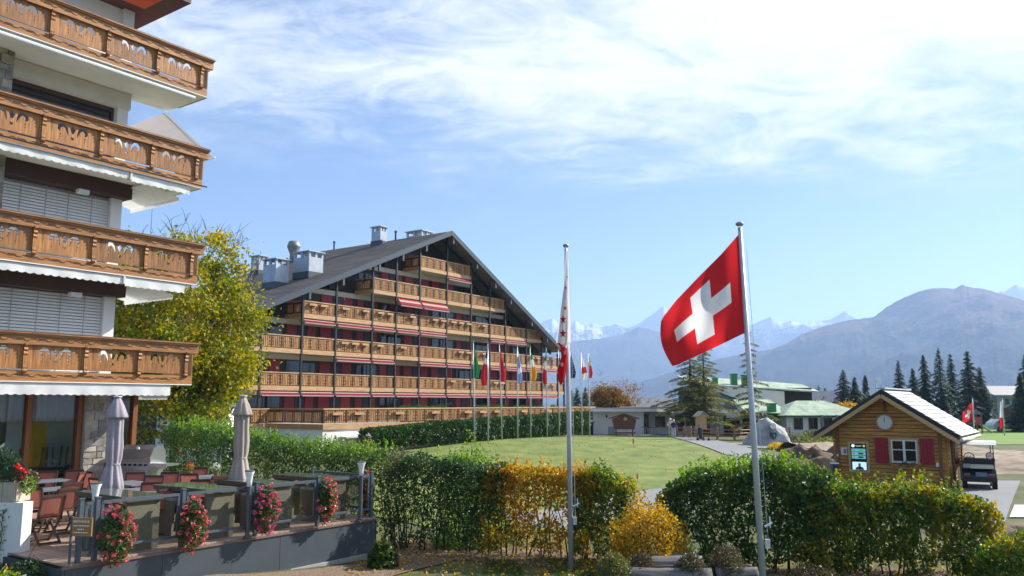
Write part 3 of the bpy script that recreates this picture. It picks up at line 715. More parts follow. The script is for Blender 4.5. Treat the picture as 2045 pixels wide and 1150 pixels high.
    def solve(u,v):      # point of the left slope under a pixel
        r=ray(u,v); r2=Vector((r.dot(dv),-r.dot(nv),r.z)); o=CAM-O; o2=Vector((o.dot(dv),-o.dot(nv),CZ))
        # z = az - sl*(ax-x)
        t=(az_-sl*(ax-o2.x)-o2.z)/(r2.z-sl*r2.x); return o2+r2*t
    for u,v,wx,wy,h in [(615,552,1.5,1.9,1.5),(550,572,1.3,1.6,1.7),(757,488,.9,1.2,1.2),(740,478,.9,1.2,1.0),(506,548,1.0,1.2,1.2),(838,466,1.6,2.0,1.2)]:
        q=solve(u,v); chim(q.x,min(q.y,yk-.5),wx,wy,h)
    for u,v,s in [(547,528,1.15),(649,488,1.0)]:
        q=solve(u,v); y=min(q.y,yk-.5); zb=roofz(q.x)-.3
        MB().lathe([(.38,0),(.38,.9),(.36,1.0),(.66,1.75),(.68,1.85),(.5,2.35),(.2,2.38)],(q.x,y,zb),14).build('ventilator',M('vent_metal',(.22,.24,.22),.5,.15,metal=.3),roof,True)
    for u,v in [(622,490),(667,500),(718,482),(722,483),(573,535),(790,480)]:
        q=solve(u,v); MB().tube([(q.x,q.y,roofz(q.x)-.2),(q.x,q.y,roofz(q.x)+.75)],.09,8).lathe([(.13,.75),(.13,.95)],(q.x,q.y,roofz(q.x)),8).build('vent_pipe',greymetal,roof)
    for u,v in [(668,496),(566,528)]:
        q=solve(u,v); s=Matrix.Rotation(-math.atan(sl),3,'Y'); c=Vector((q.x,q.y,roofz(q.x)))+nrm*.08
        e=Vector((1,0,sl)).normalized()*.55; f=Vector((0,.45,0)); g=nrm*.05
        MB().hexa([c-e-f,c+e-f,c+e+f,c-e+f,c-e-f+g,c+e-f+g,c+e+f+g,c-e+f+g]).build('skylight',M('skylight_glass',(.3,.33,.36),.08,.05,spec=.8),roof)
    MB().tube([(-.6,yk-2,roofz(-.6)),(-.6,yk-2,roofz(-.6)+9)],.02,5).build('aerial',greymetal,roof)
    # dark lower annexe at the left end
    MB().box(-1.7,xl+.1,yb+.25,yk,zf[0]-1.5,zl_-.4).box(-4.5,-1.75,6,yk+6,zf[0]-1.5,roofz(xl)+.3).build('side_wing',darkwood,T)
    MB().box(-5.0,-1.76,5.4,yk+6,roofz(xl)+.3,roofz(xl)+.5).build('side_wing_roof',rm,T)
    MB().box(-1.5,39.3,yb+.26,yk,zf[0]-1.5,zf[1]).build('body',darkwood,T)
    # terrace podium
    yt=-6.15; x0,x1=-.05,36.3; zt=zf[0]
    MB().box(x0,x1,yt,yb,-.8,zt-.12).build('podium',white,T)
    MB().box(-1.7,x0,-.6,yb,-.8,zt-.12).build('podium_wing',cream,T); MB().box(-1.9,x0-.02,-1.2,-.62,zt-.75,zt-.62).build('side_canopy',white,T)
    MB().box(x0,x1,yt+.01,yb,zt-.119,zt).build('terrace_floor',M('terrace_floor',(.3,.29,.27),.9),T)
    tb=MB().box(x0-.06,x1+.06,yt-.10,yt+.02,zt-.34,zt+.02).build('terrace_fascia',hwood,T)
    MB().box(x0-.05,x1+.05,yt-.09,yt+.07,zt+.98,zt+1.08).build('terrace_handrail',hwood,tb)
    n=18; Lq=(x1-x0)/n
    for i in range(n): stuff(balustrade(x0+i*Lq+.03,x0+(i+1)*Lq-.03,yt-.02,zt+.08,tb))
    for i in range(n):
        if i%2==1 or i in (0,8): xx=x0+(i+.3)*Lq; MB().box(xx,xx+.9,yt-.30,yt-.10,zt+.62,zt+.80).build('planter_box',hwood,tb)
    MB().box(x0-.06,x0+.05,yt+.07,-.1,zt+.98,zt+1.08).box(x0-.08,x0+.04,yt+.03,-.1,zt-.34,zt+.02).build('terrace_side_rail',hwood_v,tb)
    for i in range(3):
        o=balustrade(0,1.9,0,0,tb); o.rotation_euler=(0,0,PI/2); o.location=(x0,yt+.08+i*1.97,zt+.08); stuff(o)
    MB().box(-1.7,x0-.07,-.7,-.62,zt+.98,zt+1.06).build('wing_rail',hwood,tb); MB().box(-1.7,x0-.07,-.7,-.62,zt-.3,zt+.02).build('wing_fascia',hwood,tb); stuff(balustrade(-1.7,-.13,-.65,zt+.08,tb))
    # garage awning and openings in the podium
    MB().box(1.4,4.6,yt-.7,yt-.01,.85,.95).build('podium_awning',M('grey_canvas',(.45,.45,.44),.8),T)
    MB().box(32.6,36.0,yt-.02,yt-.003,-.2,1.25).build('podium_window',dglass,T); MB().box(32.2,36.2,yt-.55,yt-.01,1.3,1.5).build('podium_canopy',white,T)
    bx=leafmat('box_ball',[(0,(.02,.05,.01)),(.5,(.05,.12,.015)),(1,(.10,.20,.03))],2.,.3)
    return T,O
HOT,HO=hotel()

# ------------------------------------------------------------------ terrace deck and furniture
DZ=.55; DQ=G(740,1033,DZ); DQ.z=0
def dk(s,w,z=0): p=DQ+dv*s+nv*w; return Vector((p.x,p.y,z))     # deck coordinates: s along the railing, w towards the lawn (deck is w<0)
def deck():
    T=thing('terrace_deck','raised wooden cafe deck with a long slate grey skirting wall','deck',(DQ.x,DQ.y,0),RZ)
    plank=wood('deck_plank',(.30,.20,.14),1,.25,.7,.16,2.5,.3,c2=(.44,.31,.23))
    s0,s1=-7.05,.12; y1=8.6
    n=int((s1-s0)/.145); w_=(s1-s0)/n
    pm=MB().box(0,w_-.008,.0,y1,0,.03).mesh('plank',plank)
    for i in range(n): o=link('plank',pm,T); o.location=(s0+i*w_,-.02+random.uniform(-.003,.003),DZ-.03+random.uniform(-.002,.002))
    MB().box(s0,s1,.1,y1,DZ-.25,DZ-.045).build('joists',darkwood,T)
    skm=M('slate_panel',(.055,.068,.078),.6,.12,2,.1,fine=.15,bscale=40)
    for a,b in ((s0,-5.3),(-5.295,-2.65),(-2.645,s1)): MB().box(a,b-.004,-.045,-.02,-.75,DZ-.07).build('skirting_panel',skm,T)
    MB().box(s0-.04,s0-.01,-.045,y1,-.4,DZ-.07).build('side_skirting',skm,T); MB().box(s1+.01,s1+.04,-.045,y1*.5,-.7,DZ-.07).build('side_skirting',skm,T)
    MB().box(s0-.05,s1+.05,-.07,.0,DZ-.07,DZ-.032).build('edge_trim',wood('edge_trim',(.20,.13,.10),0,.2),T)
    MB().box(s0,s1,-.12,-.05,-.75,-.24).build('plinth',M('plinth',(.3,.3,.29),.9,.1),T)
deck()
gl_clear=glassmat('rail_glass',(.965,.98,.97),.22)
def railing():
    T=thing('glass_railing','slate grey deck railing with clear glass panes and square posts','railing',(DQ.x,DQ.y,DZ),RZ)
    ps=[-6.83,-4.92,-3.26,-1.63,0.]
    def post(x,y):
        MB().box(x-.035,x+.035,y-.035,y+.035,0,1.04).box(x-.045,x+.045,y-.045,y+.045,1.04,1.06).build('post',greymetal,T)
    def bay(a,b):
        A=Vector(a);B=Vector(b);t=(B-A).normalized(); A=A+t*.09; B=B-t*.09
        f=MB().bar((A.x,A.y,.96),(B.x,B.y,.96),.045,.05).bar((A.x,A.y,.20),(B.x,B.y,.20),.045,.045).bar((A.x,A.y,.18),(A.x,A.y,.98),.045,.03,(0,1,0)).bar((B.x,B.y,.18),(B.x,B.y,.98),.045,.03,(0,1,0)).build('rail_frame',greymetal,T)
        MB().bar((A.x+t.x*.03,A.y+t.y*.03,.58),(B.x-t.x*.03,B.y-t.y*.03,.58),.01,.70).build('pane',gl_clear,f)
    for p in ps: post(p,0)
    post(-6.55,.0)
    for a,b in ((-6.55,-4.92),(-4.92,-3.26),(-3.26,-1.63),(-1.63,0)): bay((a,0),(b,0))
    bay((-6.83,0),(-6.55,0)); post(0,2.05); bay((0,0),(0,2.05))
railing()
# counters
rattan=M('rattan_weave',(.145,.125,.085),.75,.35,60,.8,st=(1,1,1),c2=(.25,.22,.155),fine=.1)
ratdark=M('rattan_dark',(.10,.08,.06),.75,.3,60,.6)
def counter():
    T=thing('bar_counter','x','counter',(0,0,0),RZ)
    wd,ln,h=.64,1.75,.97
    MB().box(0,wd,.0,.06,0,h-.09).build('end_panel',rattan,T); MB().box(0,wd,ln-.06,ln,0,h-.09).build('end_panel',rattan,T)
    MB().box(-.04,wd+.04,-.05,ln+.05,h-.09,h-.012).build('top',ratdark,T); 
    tp=MB().box(-.035,wd+.035,-.045,ln+.045,h-.012,h).build('glass_top',M('counter_glass',(.10,.12,.10),.05,.1,spec=.9),T)
    for y in (.25,.95):
        s=MB().box(-.12,.30,y,y+.46,.0,.07).box(-.12,-.07,y,y+.46,.07,.62).box(.25,.30,y,y+.46,.07,.62).box(-.13,.31,y-.01,y+.47,.62,.70).build('stool',rattan,T)
        MB().box(-.12,.30,y+.01,y+.45,.70,.745).build('cushion',M('cushion',(.36,.33,.28),.9),s)
    return T
CT=counter()
cl=['rattan bar counter with glass top between the welcome sign and a pink flower basket','rattan bar counter with glass top just right of the pink basket, black stool gap beneath','rattan bar counter with glass top between the mixed basket and the coral basket','rattan bar counter with glass top at the far end of the railing']
for i,s in enumerate((-5.85,-4.22,-2.78,-1.18)):
    p=dk(s,-.28,DZ)
    if i==0: CT.location=p; CT['label']=cl[0]; CT['group']='rattan bar counters along the railing'
    else: dup(CT,p,RZ,cl[i],'rattan bar counters along the railing')
# tables and chairs
tabm=M('table_top',(.17,.19,.22),.35,.15,4,spec=.6)
def table():
    T=thing('terrace_table','x','table')
    MB().box(-.62,.62,-.38,.38,.715,.74).build('top',tabm,T)
    MB().box(-.05,.05,-.05,.05,.04,.715).build('pedestal',blackm,T)
    MB().box(-.32,.32,-.03,.03,0,.04).box(-.03,.03,-.28,.28,.001,.039).build('foot',blackm,T); return T
terra=M('terracotta_mesh',(.36,.12,.08),.7,.15,40,.1); terra2=clothmat('terracotta_sling',(.42,.16,.115),.35)
chw=wood('chair_wood',(.065,.034,.025),2,.3,.5,.15)
def chair():
    T=thing('folding_chair','x','chair')      # faces +y
    for sx in (-.22,.22):
        MB().bar((sx,.24,.0),(sx,-.16,.46),.025,.045).bar((sx,-.16,.46),(sx*.98,-.285,.90),.025,.045).build('back_upright',chw,T)
        MB().bar((sx*.88,-.26,.0),(sx*.88,.20,.45),.025,.045).build('leg',chw,T)
        MB().bar((sx,-.20,.455),(sx,.24,.455),.03,.035).build('seat_rail',chw,T)
    MB().bar((-.22,-.285,.90),(.22,-.285,.90),.03,.05).build('top_rail',chw,T); MB().bar((-.22,-.175,.50),(.22,-.175,.50),.025,.03).build('lower_rail',chw,T)
    MB().bar((-.2,-.245,.03),(.2,-.245,.03),.03,.03).build('stretcher',chw,T); MB().bar((-.22,.22,.03),(.22,.22,.03),.03,.03).build('stretcher',chw,T)
    MB().grid(lambda u,v:(-.205+.41*u,-.18-.10*v-.012*math.sin(PI*u),.52+.36*v),4,3).build('backrest',terra2,T,fix=False)
    MB().grid(lambda u,v:(-.205+.41*u,-.19+.42*v,.474-.012*math.sin(PI*u)),4,3).build('seat',terra2,T,fix=False)
    return T
TB=table(); CH=chair()
tabs=[((86,977),'grey terrace table in the corner by the white planter wall'),((112,949),'grey terrace table by the timber posts under the curtains'),((264,964),'grey terrace table in front of the barbecue'),((303,977),'grey terrace table behind the first rattan counter'),((402,952),'grey terrace table with flower pots before the hedge'),((560,958),'grey terrace table beside the beige parasol and far counters')]
tp=[]
for i,((u,v),lb) in enumerate(tabs):
    q=G(u,v,DZ+.74); q.z=DZ; s=(q-DQ).dot(dv); ww=(q-DQ).dot(nv)
    if ww<-7.4: q=dk(s-1.0,-7.4,DZ)
    tp.append(q); rz=RZ+(PI/2 if i in (2,3) else 0)+random.uniform(-.06,.06)
    if i==0: TB.location=q; TB.rotation_euler=(0,0,rz); TB['label']=lb; TB['group']='grey cafe tables'
    else: dup(TB,q,rz,lb,'grey cafe tables')
chl=['terracotta folding chair at the corner table','terracotta folding chair at the table under the curtains','terracotta folding chair at the table before the barbecue','terracotta folding chair at the table behind the first counter','terracotta folding chair at the table with flower pots','terracotta folding chair at the table beyond the beige parasol']
spots=[(108,990,0,0),(138,977,0,0),(62,976,0,0),(74,941,1,0),(121,937,1,0),(130,946,1,0),(178,943,1,0),(106,961,0,0),(141,965,0,0),(188,956,2,0),(269,948,2,0),(308,951,3,0),(340,944,3,0),(254,967,3,0),(309,961,3,0),(338,978,3,0),(378,947,4,0),(406,937,4,0),(443,939,4,0),(440,951,4,0),(401,959,4,0),(544,947,5,0),(585,949,5,0)]
first=True
for u,v,ti,_ in spots:
    q=G(u,v,DZ+.90); q.z=DZ
    if (q-DQ).dot(nv)<-7.9: q=dk((q-DQ).dot(dv),-7.9,DZ)
    t=tp[ti]-q; 
    if t.length<.15: t=Vector((1,0,0))
    rz=math.atan2(t.y,t.x)-PI/2; rz=round((rz-RZ)/(PI/4))*(PI/4)+RZ+random.uniform(-.12,.12)
    f=Vector((-math.sin(rz),math.cos(rz),0)); q=q+f*.28
    dd=(q-tp[ti]); 
    if dd.length<.62: q=tp[ti]+(dd.normalized() if dd.length>.01 else -f)*.62
    fn_,fd_=f.dot(nv),f.dot(dv); lab=chl[ti]+(', back to the building' if fn_>.6 else ', back to the railing' if fn_<-.6 else ', back to the planter wall' if fd_>.6 else ', back to the hedge')
    if first: CH.location=q; CH.rotation_euler=(0,0,rz); CH['label']=lab; CH['group']='terracotta chairs on the cafe deck'; first=False
    else: dup(CH,q,rz,lab,'terracotta chairs on the cafe deck')
# closed parasols
def parasol(q,label,c,h,name='parasol'):
    T=thing(name,label,'parasol',q,0,'closed parasols on the cafe deck')
    cm=clothmat(name+'_cloth',c,.2)
    MB().box(-.35,.35,-.35,.35,0,.08).build('base',M('parasol_base',(.12,.12,.12),.7),T)
    MB().lathe([(.035,0),(.035,h-.02),(.03,h)],seg=10).build('pole',whitemetal,T)
    ph=random.uniform(0,6)
    def f(a,z):
        k=8; return 1+.30*abs(math.sin(a*k/2+ph+z*.5))-.12+.06*math.sin(a*3+z*4)
    pr=[(.02,h-.02),(.06,h-.04),(.12,h-.25),(.14,h-.45),(.135,h-.75),(.15,h-1.0),(.14,h-1.25),(.12,h-1.38),(.15,h-1.5),(.20,h-1.75),(.23,h-1.95),(.20,h-1.97)]
    cn=MB().lathe(pr[::-1],seg=56,fn=f).build('canopy',cm,T,True)
    MB().lathe([(.20,h-.42),(.205,h-.40),(.13,h-.18),(.05,h)],seg=40,fn=lambda a,z:1+.16*abs(math.sin(a*4+ph))).build('vent_flap',cm,cn,True)
    MB().lathe([(.118,h-1.40),(.14,h-1.39),(.14,h-1.36),(.118,h-1.35)],seg=24).build('tie_strap',cm,cn)
    MB().lathe([(.04,h),(.09,h+.005),(.09,h+.025),(.03,h+.03)],seg=14).build('cap',whitemetal,T)
    # loose hem folds
    MB().lathe([(.17,h-2.15),(.20,h-2.1),(.19,h-1.9),(.12,h-1.6)],seg=48,fn=lambda a,z:1+.32*math.sin(a*5+ph)+.1*math.sin(a*11)).build('hem',cm,cn,True)
q=Dp(222,985,17.4); parasol(Vector((q.x,q.y,DZ)),'closed lilac grey parasol standing in front of the stone pillar',(.40,.36,.39),2.77)
q=Dp(478,965,18.9); parasol(Vector((q.x,q.y,DZ)),'closed beige parasol standing between the rattan counters and the hedge',(.44,.38,.32),2.80)
# barbecue
def bbq():
    q=Dp(283,940,23.3)
    T=thing('barbecue','stainless steel gas barbecue with domed lid and side shelf on the deck','barbecue',(q.x,q.y,DZ),R(-12)); T.scale=(1.14,1.14,1.14)
    MB().box(-.38,.38,-.28,.28,.06,.80).build('cabinet',steel,T)
    for x in (-.33,.33):
        for y in (-.22,.22): MB().lathe([(.04,0),(.04,.06)],(x,y,0),8).build('wheel',blackm,T)
    MB().box(-.45,.45,-.34,.30,.80,.92).build('firebox',steel,T)
    lid=MB().prism([(-.44,-.30,.92),(-.44,-.32,1.04),(-.44,-.22,1.22),(-.44,-.05,1.32),(-.44,.15,1.30),(-.44,.28,1.15),(-.44,.28,.92)],(.88,0,0)).build('lid',steel,T)
    MB().tube([(-.30,-.37,1.0),(.30,-.37,1.0)],.018,8).bar((-.28,-.37,1.0),(-.28,-.30,1.02),.02,.02).bar((.28,-.37,1.0),(.28,-.30,1.02),.02,.02).build('lid_handle',steel,lid)
    MB().tube([(0,-.19,1.24),(0,-.215,1.252)],.04,12).build('thermometer',M('gauge',(.7,.7,.7),.3),lid)
    MB().prism([(-.445,-.30,.92),(-.445,-.32,1.04),(-.445,-.22,1.22),(-.445,-.05,1.32),(-.445,.15,1.30),(-.445,.28,1.15),(-.445,.28,.92)],(-.06,0,0)).build('lid_end',blackm,lid)
    for i in range(6): MB().tube([(-.35+.14*i,-.34,.86),(-.35+.14*i,-.39,.86)],.03,10).build('knob',blackm,T)
    MB().box(.452,.86,-.28,.22,.83,.88).box(.452,.88,-.32,-.28,.81,.90).build('side_shelf',steel,T)
    MB().box(-.84,-.452,-.28,.22,.83,.88).build('side_shelf',M('dark_steel',(.08,.08,.08),.4),T)
    MB().tube([(-.3,-.31,.72),(.3,-.31,.72)],.014,6).build('door_handle',steel,T)
    for x0,x1 in ((-.36,-.005),(.005,.36)): MB().box(x0,x1,-.295,-.282,.12,.76).build('door',steel,T)
bbq()
# path lamps along the railing
lampw=M('lamp_white',(.8,.8,.8),.4)
def lamp(u,v,Y,label):
    q=Dp(u,v,Y); 
    T=thing('post_lamp',label,'lamp',(q.x,q.y,DZ),0,'white flared lamps along the railing')
    h=q.z-DZ
    MB().lathe([(.07,0),(.07,.03),(.045,.04),(.045,h-.30)],seg=14).build('post',greymetal,T)
    MB().lathe([(.05,h-.30),(.052,h-.2),(.07,h-.08),(.095,h-.01),(.095,h)],seg=18).build('lamp_shade',lampw,T,True)
    MB().lathe([(.10,h),(.10,h+.02)],seg=18).build('cap',greymetal,T)
lamp(192,966,14.9,'white flared post lamp beside the wooden welcome sign'); lamp(499,941,16.9,'white flared post lamp between two middle rattan counters'); lamp(722,923,19.4,'white flared post lamp at the far corner of the railing')
# welcome sign
def sign():
    q=Dp(163,1052,14.02)
    T=thing('welcome_sign','small brown wooden welcome sign with white lettering on the railing post','sign',q,R(-8))
    MB().box(-.19,.19,-.012,.012,-.15,.15).build('board',wood('sign_wood',(.30,.15,.05),0,.3),T)
    wh=M('white_paint',(.8,.8,.78),.6)
    text_mesh('lettering','BIENVENUE',.058,wh,T,(0,-.016,.085),(PI/2,0,0))
    for i,(a,b,z) in enumerate([(-.14,.15,.02),(-.06,.05,-.04),(-.13,.13,-.09)]):
        bb=MB(); x=a
        while x<b: l=random.uniform(.02,.05); bb.box(x,min(x+l,b),-.016,-.013,z-.008,z+.008); x+=l+.012
        stuff(bb.build('small_lettering',wh,T))
    MB().box(-.16,.10,-.010,.010,.20,.42).build('lantern_pane',gl_clear,T)
    MB().bar((-.18,0,.17),(-.18,0,-.6),.03,.03,(0,1,0)).build('support',greymetal,T)
sign()

# ------------------------------------------------------------------ foliage helpers
LG=1.4
mat_yel=leafmat('maple_leaf',[(0,(.03,.06,.008)),(.32,(.085,.125,.012)),(.54,(.22,.20,.012)),(.8,(.39,.285,.012)),(1,(.45,.33,.025))],.5,.42)
mat_fresh=leafmat('fresh_leaf',[(0,(.03,.075,.01)),(.5,(.10,.19,.02)),(.85,(.19,.27,.035)),(1,(.30,.26,.03))],.9,.42)
mat_green=leafmat('hedge_leaf',[(0,(.015,.035,.012)),(.5,(.04,.085,.018)),(.82,(.085,.13,.02)),(1,(.20,.17,.02))],1.1,.34)
mat_dark=leafmat('privet_leaf',[(0,(.012,.03,.012)),(.55,(.028,.062,.018)),(.9,(.07,.11,.025)),(1,(.16,.13,.02))],1.3,.28)
mat_orange=leafmat('autumn_leaf',[(0,(.05,.075,.01)),(.3,(.13,.13,.012)),(.52,(.38,.24,.012)),(.75,(.42,.17,.02)),(1,(.30,.07,.025))],1.1,.42,off=4)
mat_gold=leafmat('golden_leaf',[(0,(.12,.085,.01)),(.4,(.30,.19,.012)),(.75,(.46,.27,.015)),(1,(.45,.17,.02))],1.6,.42)
mat_mix=leafmat('mixed_hedge_leaf',[(0,(.02,.05,.012)),(.40,(.06,.115,.018)),(.60,(.15,.17,.02)),(.80,(.36,.26,.018)),(1,(.40,.17,.03))],1.3,.38,off=2)
LG=1.15
mat_thuja=leafmat('thuja',[(0,(.012,.035,.008)),(.5,(.028,.075,.010)),(1,(.06,.12,.018))],1.2,.2)
mat_spruce=leafmat('spruce',[(0,(.026,.05,.042)),(.5,(.052,.092,.068)),(1,(.085,.13,.085))],.6,.22,rough=.6)
mat_larch=leafmat('larch',[(0,(.06,.085,.022)),(.5,(.14,.155,.035)),(1,(.27,.235,.055))],.7,.3)
mat_rust=leafmat('rust_tree',[(0,(.08,.045,.01)),(.5,(.22,.115,.015)),(1,(.36,.21,.03))],.5,.38)
mat_heath=leafmat('heather',[(0,(.05,.04,.025)),(.5,(.12,.10,.05)),(1,(.21,.17,.07))],3,.2)
mat_grass=leafmat('grass_blade',[(0,(.03,.055,.012)),(.6,(.07,.115,.02)),(1,(.14,.15,.035))],.7,.3)
mat_pink=leafmat('geranium_petal',[(0,(.44,.05,.065)),(.5,(.54,.12,.13)),(1,(.58,.24,.25))],4,.3)
mat_magenta=leafmat('mixed_petal',[(0,(.60,.03,.03)),(.45,(.62,.07,.10)),(.75,(.55,.16,.40)),(1,(.62,.32,.50))],6,.3,mixn=.3)
mat_redpet=leafmat('red_petal',[(0,(.50,.006,.008)),(1,(.68,.03,.02))],4,.25)
mat_coralw=leafmat('coral_white_petal',[(0,(.60,.05,.04)),(.62,(.62,.12,.11)),(.7,(.75,.73,.70)),(1,(.8,.78,.76))],9,.3,mixn=.55)
mat_yelpet=leafmat('yellow_petal',[(0,(.65,.38,.01)),(1,(.75,.55,.03))],4,.3)
mat_whitepet=leafmat('white_petal',[(0,(.62,.62,.6)),(1,(.8,.8,.78))],4,.3)
def fnoise(P,s,o=0.):
    return np.array([mn.noise((p[0]*s+o,p[1]*s-o,p[2]*s+o*.5)) for p in P])
def stems(name,base,tips,par,r0=.03,mat=twig,seg=5):
    b=MB()
    for B_,T_ in zip(base,tips):
        B_=Vector(B_);T_=Vector(T_); m1=B_.lerp(T_,.4)+Vector((random.uniform(-.08,.08),random.uniform(-.08,.08),.1)); b.tube([B_,m1,T_],[r0,r0*.7,r0*.25],seg)
        for k in range(3):
            p=B_.lerp(T_,random.uniform(.35,.85)); b.tube([p,p+Vector((random.uniform(-.3,.3),random.uniform(-.25,.25),random.uniform(.15,.45)))],[r0*.4,r0*.12],4)
    o=b.build(name,mat,par,fix=False); stuff(o); return o
def hedge(name,label,line,width,h0,n,lsize,mat,seed,shoots=0,gap=.0,cat='hedge',stem=.45,group=None,mat2=None,updir=.35,asp=.6,lowgap=True,bot=.08):
    """a clipped hedge along a ground line; leaves in a bumpy shell with gaps near the foot"""
    rg=np.random.default_rng(seed); pts=[Vector((p[0],p[1])) for p in line]; hs=[p[2] for p in line]
    c=pts[0].lerp(pts[-1],.5); T=thing(name,label,cat,(c.x,c.y,hz(c.x,c.y)),0,group); z0=hz(c.x,c.y)
    seg=[(pts[i+1]-pts[i]).length for i in range(len(pts)-1)]; Ltot=sum(seg)
    def at(t):
        d_=t*Ltot
        for i,sg in enumerate(seg):
            if d_<=sg or i==len(seg)-1:
                f=d_/sg; p=pts[i].lerp(pts[i+1],f); tt=(pts[i+1]-pts[i]).normalized(); return p,Vector((tt.y,-tt.x)),hs[i]*(1-f)+hs[i+1]*f
            d_-=sg
    e0=pts[0]-pts[1]; e0.normalize(); e1=pts[-1]-pts[-2]; e1.normalize(); em=min(.45,Ltot*.25)/Ltot
    out=[]
    for _ in range(n):
        t=rg.uniform(-em,1+em); over=max(0,-t,t-1)/em        # rounded, interleaving ends
        if rg.random()<over*.75: continue
        p,q,H=at(min(max(t,0),1)); H=H-z0
        if t<0: p=p+e0*(-t*Ltot)
        if t>1: p=p+e1*((t-1)*Ltot)
        X=t*Ltot; sh=math.sqrt(max(0,1-over**2*.8)); wid=width*(.35+.65*sh)
        H=H*(.72+.28*sh)*(1+.09*mn.noise((X*1.3,seed,0))+.06*mn.noise((X*3.7,seed,4)))
        k=rg.random(); dep=abs(rg.normal(0,.13)) if rg.random()<.75 else rg.uniform(0,.5)
        if k<.30: x=rg.uniform(-.5,.5)*wid; z=H*(1-dep*.55); z-=H*.16*abs(2*x/wid)**3
        else:
            z=H*(bot+(.98-bot)*rg.random()); sd=1 if k<.80 else -1
            bm=1+.30*mn.noise((X*1.4,z*1.6,seed+sd))+.26*mn.noise((X*3.4,z*3.2,seed+5+sd))
            ww=wid*(.72+.28*min(1,z/H*2.2))*(1-.25*max(0,z/H-.75)*4*.5)
            x=sd*.5*ww*bm*(1-dep*1.3)
            if lowgap and z<H*.42 and mn.noise((X*2.3,z*2.6,seed+9))>.10+z/H*.55: continue
            if mn.noise((X*2.6,z*2.4,seed+2+sd))>.46-gap: continue
        d=q*x
        out.append((p.x+d.x-c.x,p.y+d.y-c.y,z+rg.normal(0,.03)))
    out=np.array(out); out[:,2]=np.maximum(out[:,2],.03)
    fo=link('foliage',leaves('foliage',out,lsize,mat,asp,updir=updir),T); stuff(fo)
    if shoots:
        so=[];td=[]
        for _ in range(shoots):
            t=rg.uniform(.02,.98); p,q,H=at(t); H=H-z0; off=q*rg.normal(0,width*.22); l=rg.uniform(.12,.42); lean=rg.normal(0,.12,2)
            for k in range(int(l/.035)):
                f=k*.035; so.append((p.x-c.x+off.x+lean[0]*f+rg.normal(0,.02),p.y-c.y+off.y+lean[1]*f+rg.normal(0,.02),H*.97+f))
        stuff(link('shoots',leaves('shoots',np.array(so),lsize*.9,mat2 or mat,asp,updir=.2,droop=.4),T))
    nb=int(Ltot/stem); ba=[];tp_=[]
    for i in range(nb):
        t=(i+rg.uniform(.2,.8))/nb; p,q,H=at(t); H=H-z0
        for k in range(2):
            ba.append((p.x-c.x+rg.normal(0,.05),p.y-c.y+rg.normal(0,.05),-.05)); tp_.append((p.x-c.x+rg.normal(0,.28),p.y-c.y+rg.normal(0,.2),H*rg.uniform(.7,.95)))
    if nb: stems('stem',ba,tp_,T,.02)
    return T
def ball_leaves(c,r,n,rg,flat=1.,shell=.5):
    d=rg.normal(size=(n,3)); d/=np.linalg.norm(d,axis=1)[:,None]; rr=1-np.abs(rg.normal(0,.3*shell+.05,n)); rr=np.clip(rr,.05,1.1)
    d=d*rr[:,None]*r; d[:,2]*=flat; return d+np.asarray(c)
def shrub(name,label,loc,rx,rz_,n,lsize,mat,seed,cat='shrub',group=None,nst=6,asp=.6,flat=None,lump=.22,ground=None):
    rg=np.random.default_rng(seed); z0=loc[2]
    T=thing(name,label,cat,loc,0,group)
    d=rg.normal(size=(n,3)); d[:,2]=np.abs(d[:,2])*1.0-.15; d/=np.linalg.norm(d,axis=1)[:,None]
    rr=np.clip(1-np.abs(rg.normal(0,.22,n)),.05,1.05); b=np.array([1+lump*mn.noise((q[0]*2.2+seed,q[1]*2.2,q[2]*2.2))+lump*.7*mn.noise((q[0]*5+seed,q[1]*5,q[2]*5)) for q in d])
    P_=d*(rr*b)[:,None]*np.array([rx,rx,rz_]); P_[:,2]=np.maximum(P_[:,2],.02)
    stuff(link('foliage',leaves('foliage',P_,lsize,mat,asp),T))
    if nst: stems('stem',[(rg.normal(0,rx*.12),rg.normal(0,rx*.12),-.05) for _ in range(nst)],[(rg.normal(0,rx*.4),rg.normal(0,rx*.4),rz_*rg.uniform(.5,.85)) for _ in range(nst)],T,.02)
    return T
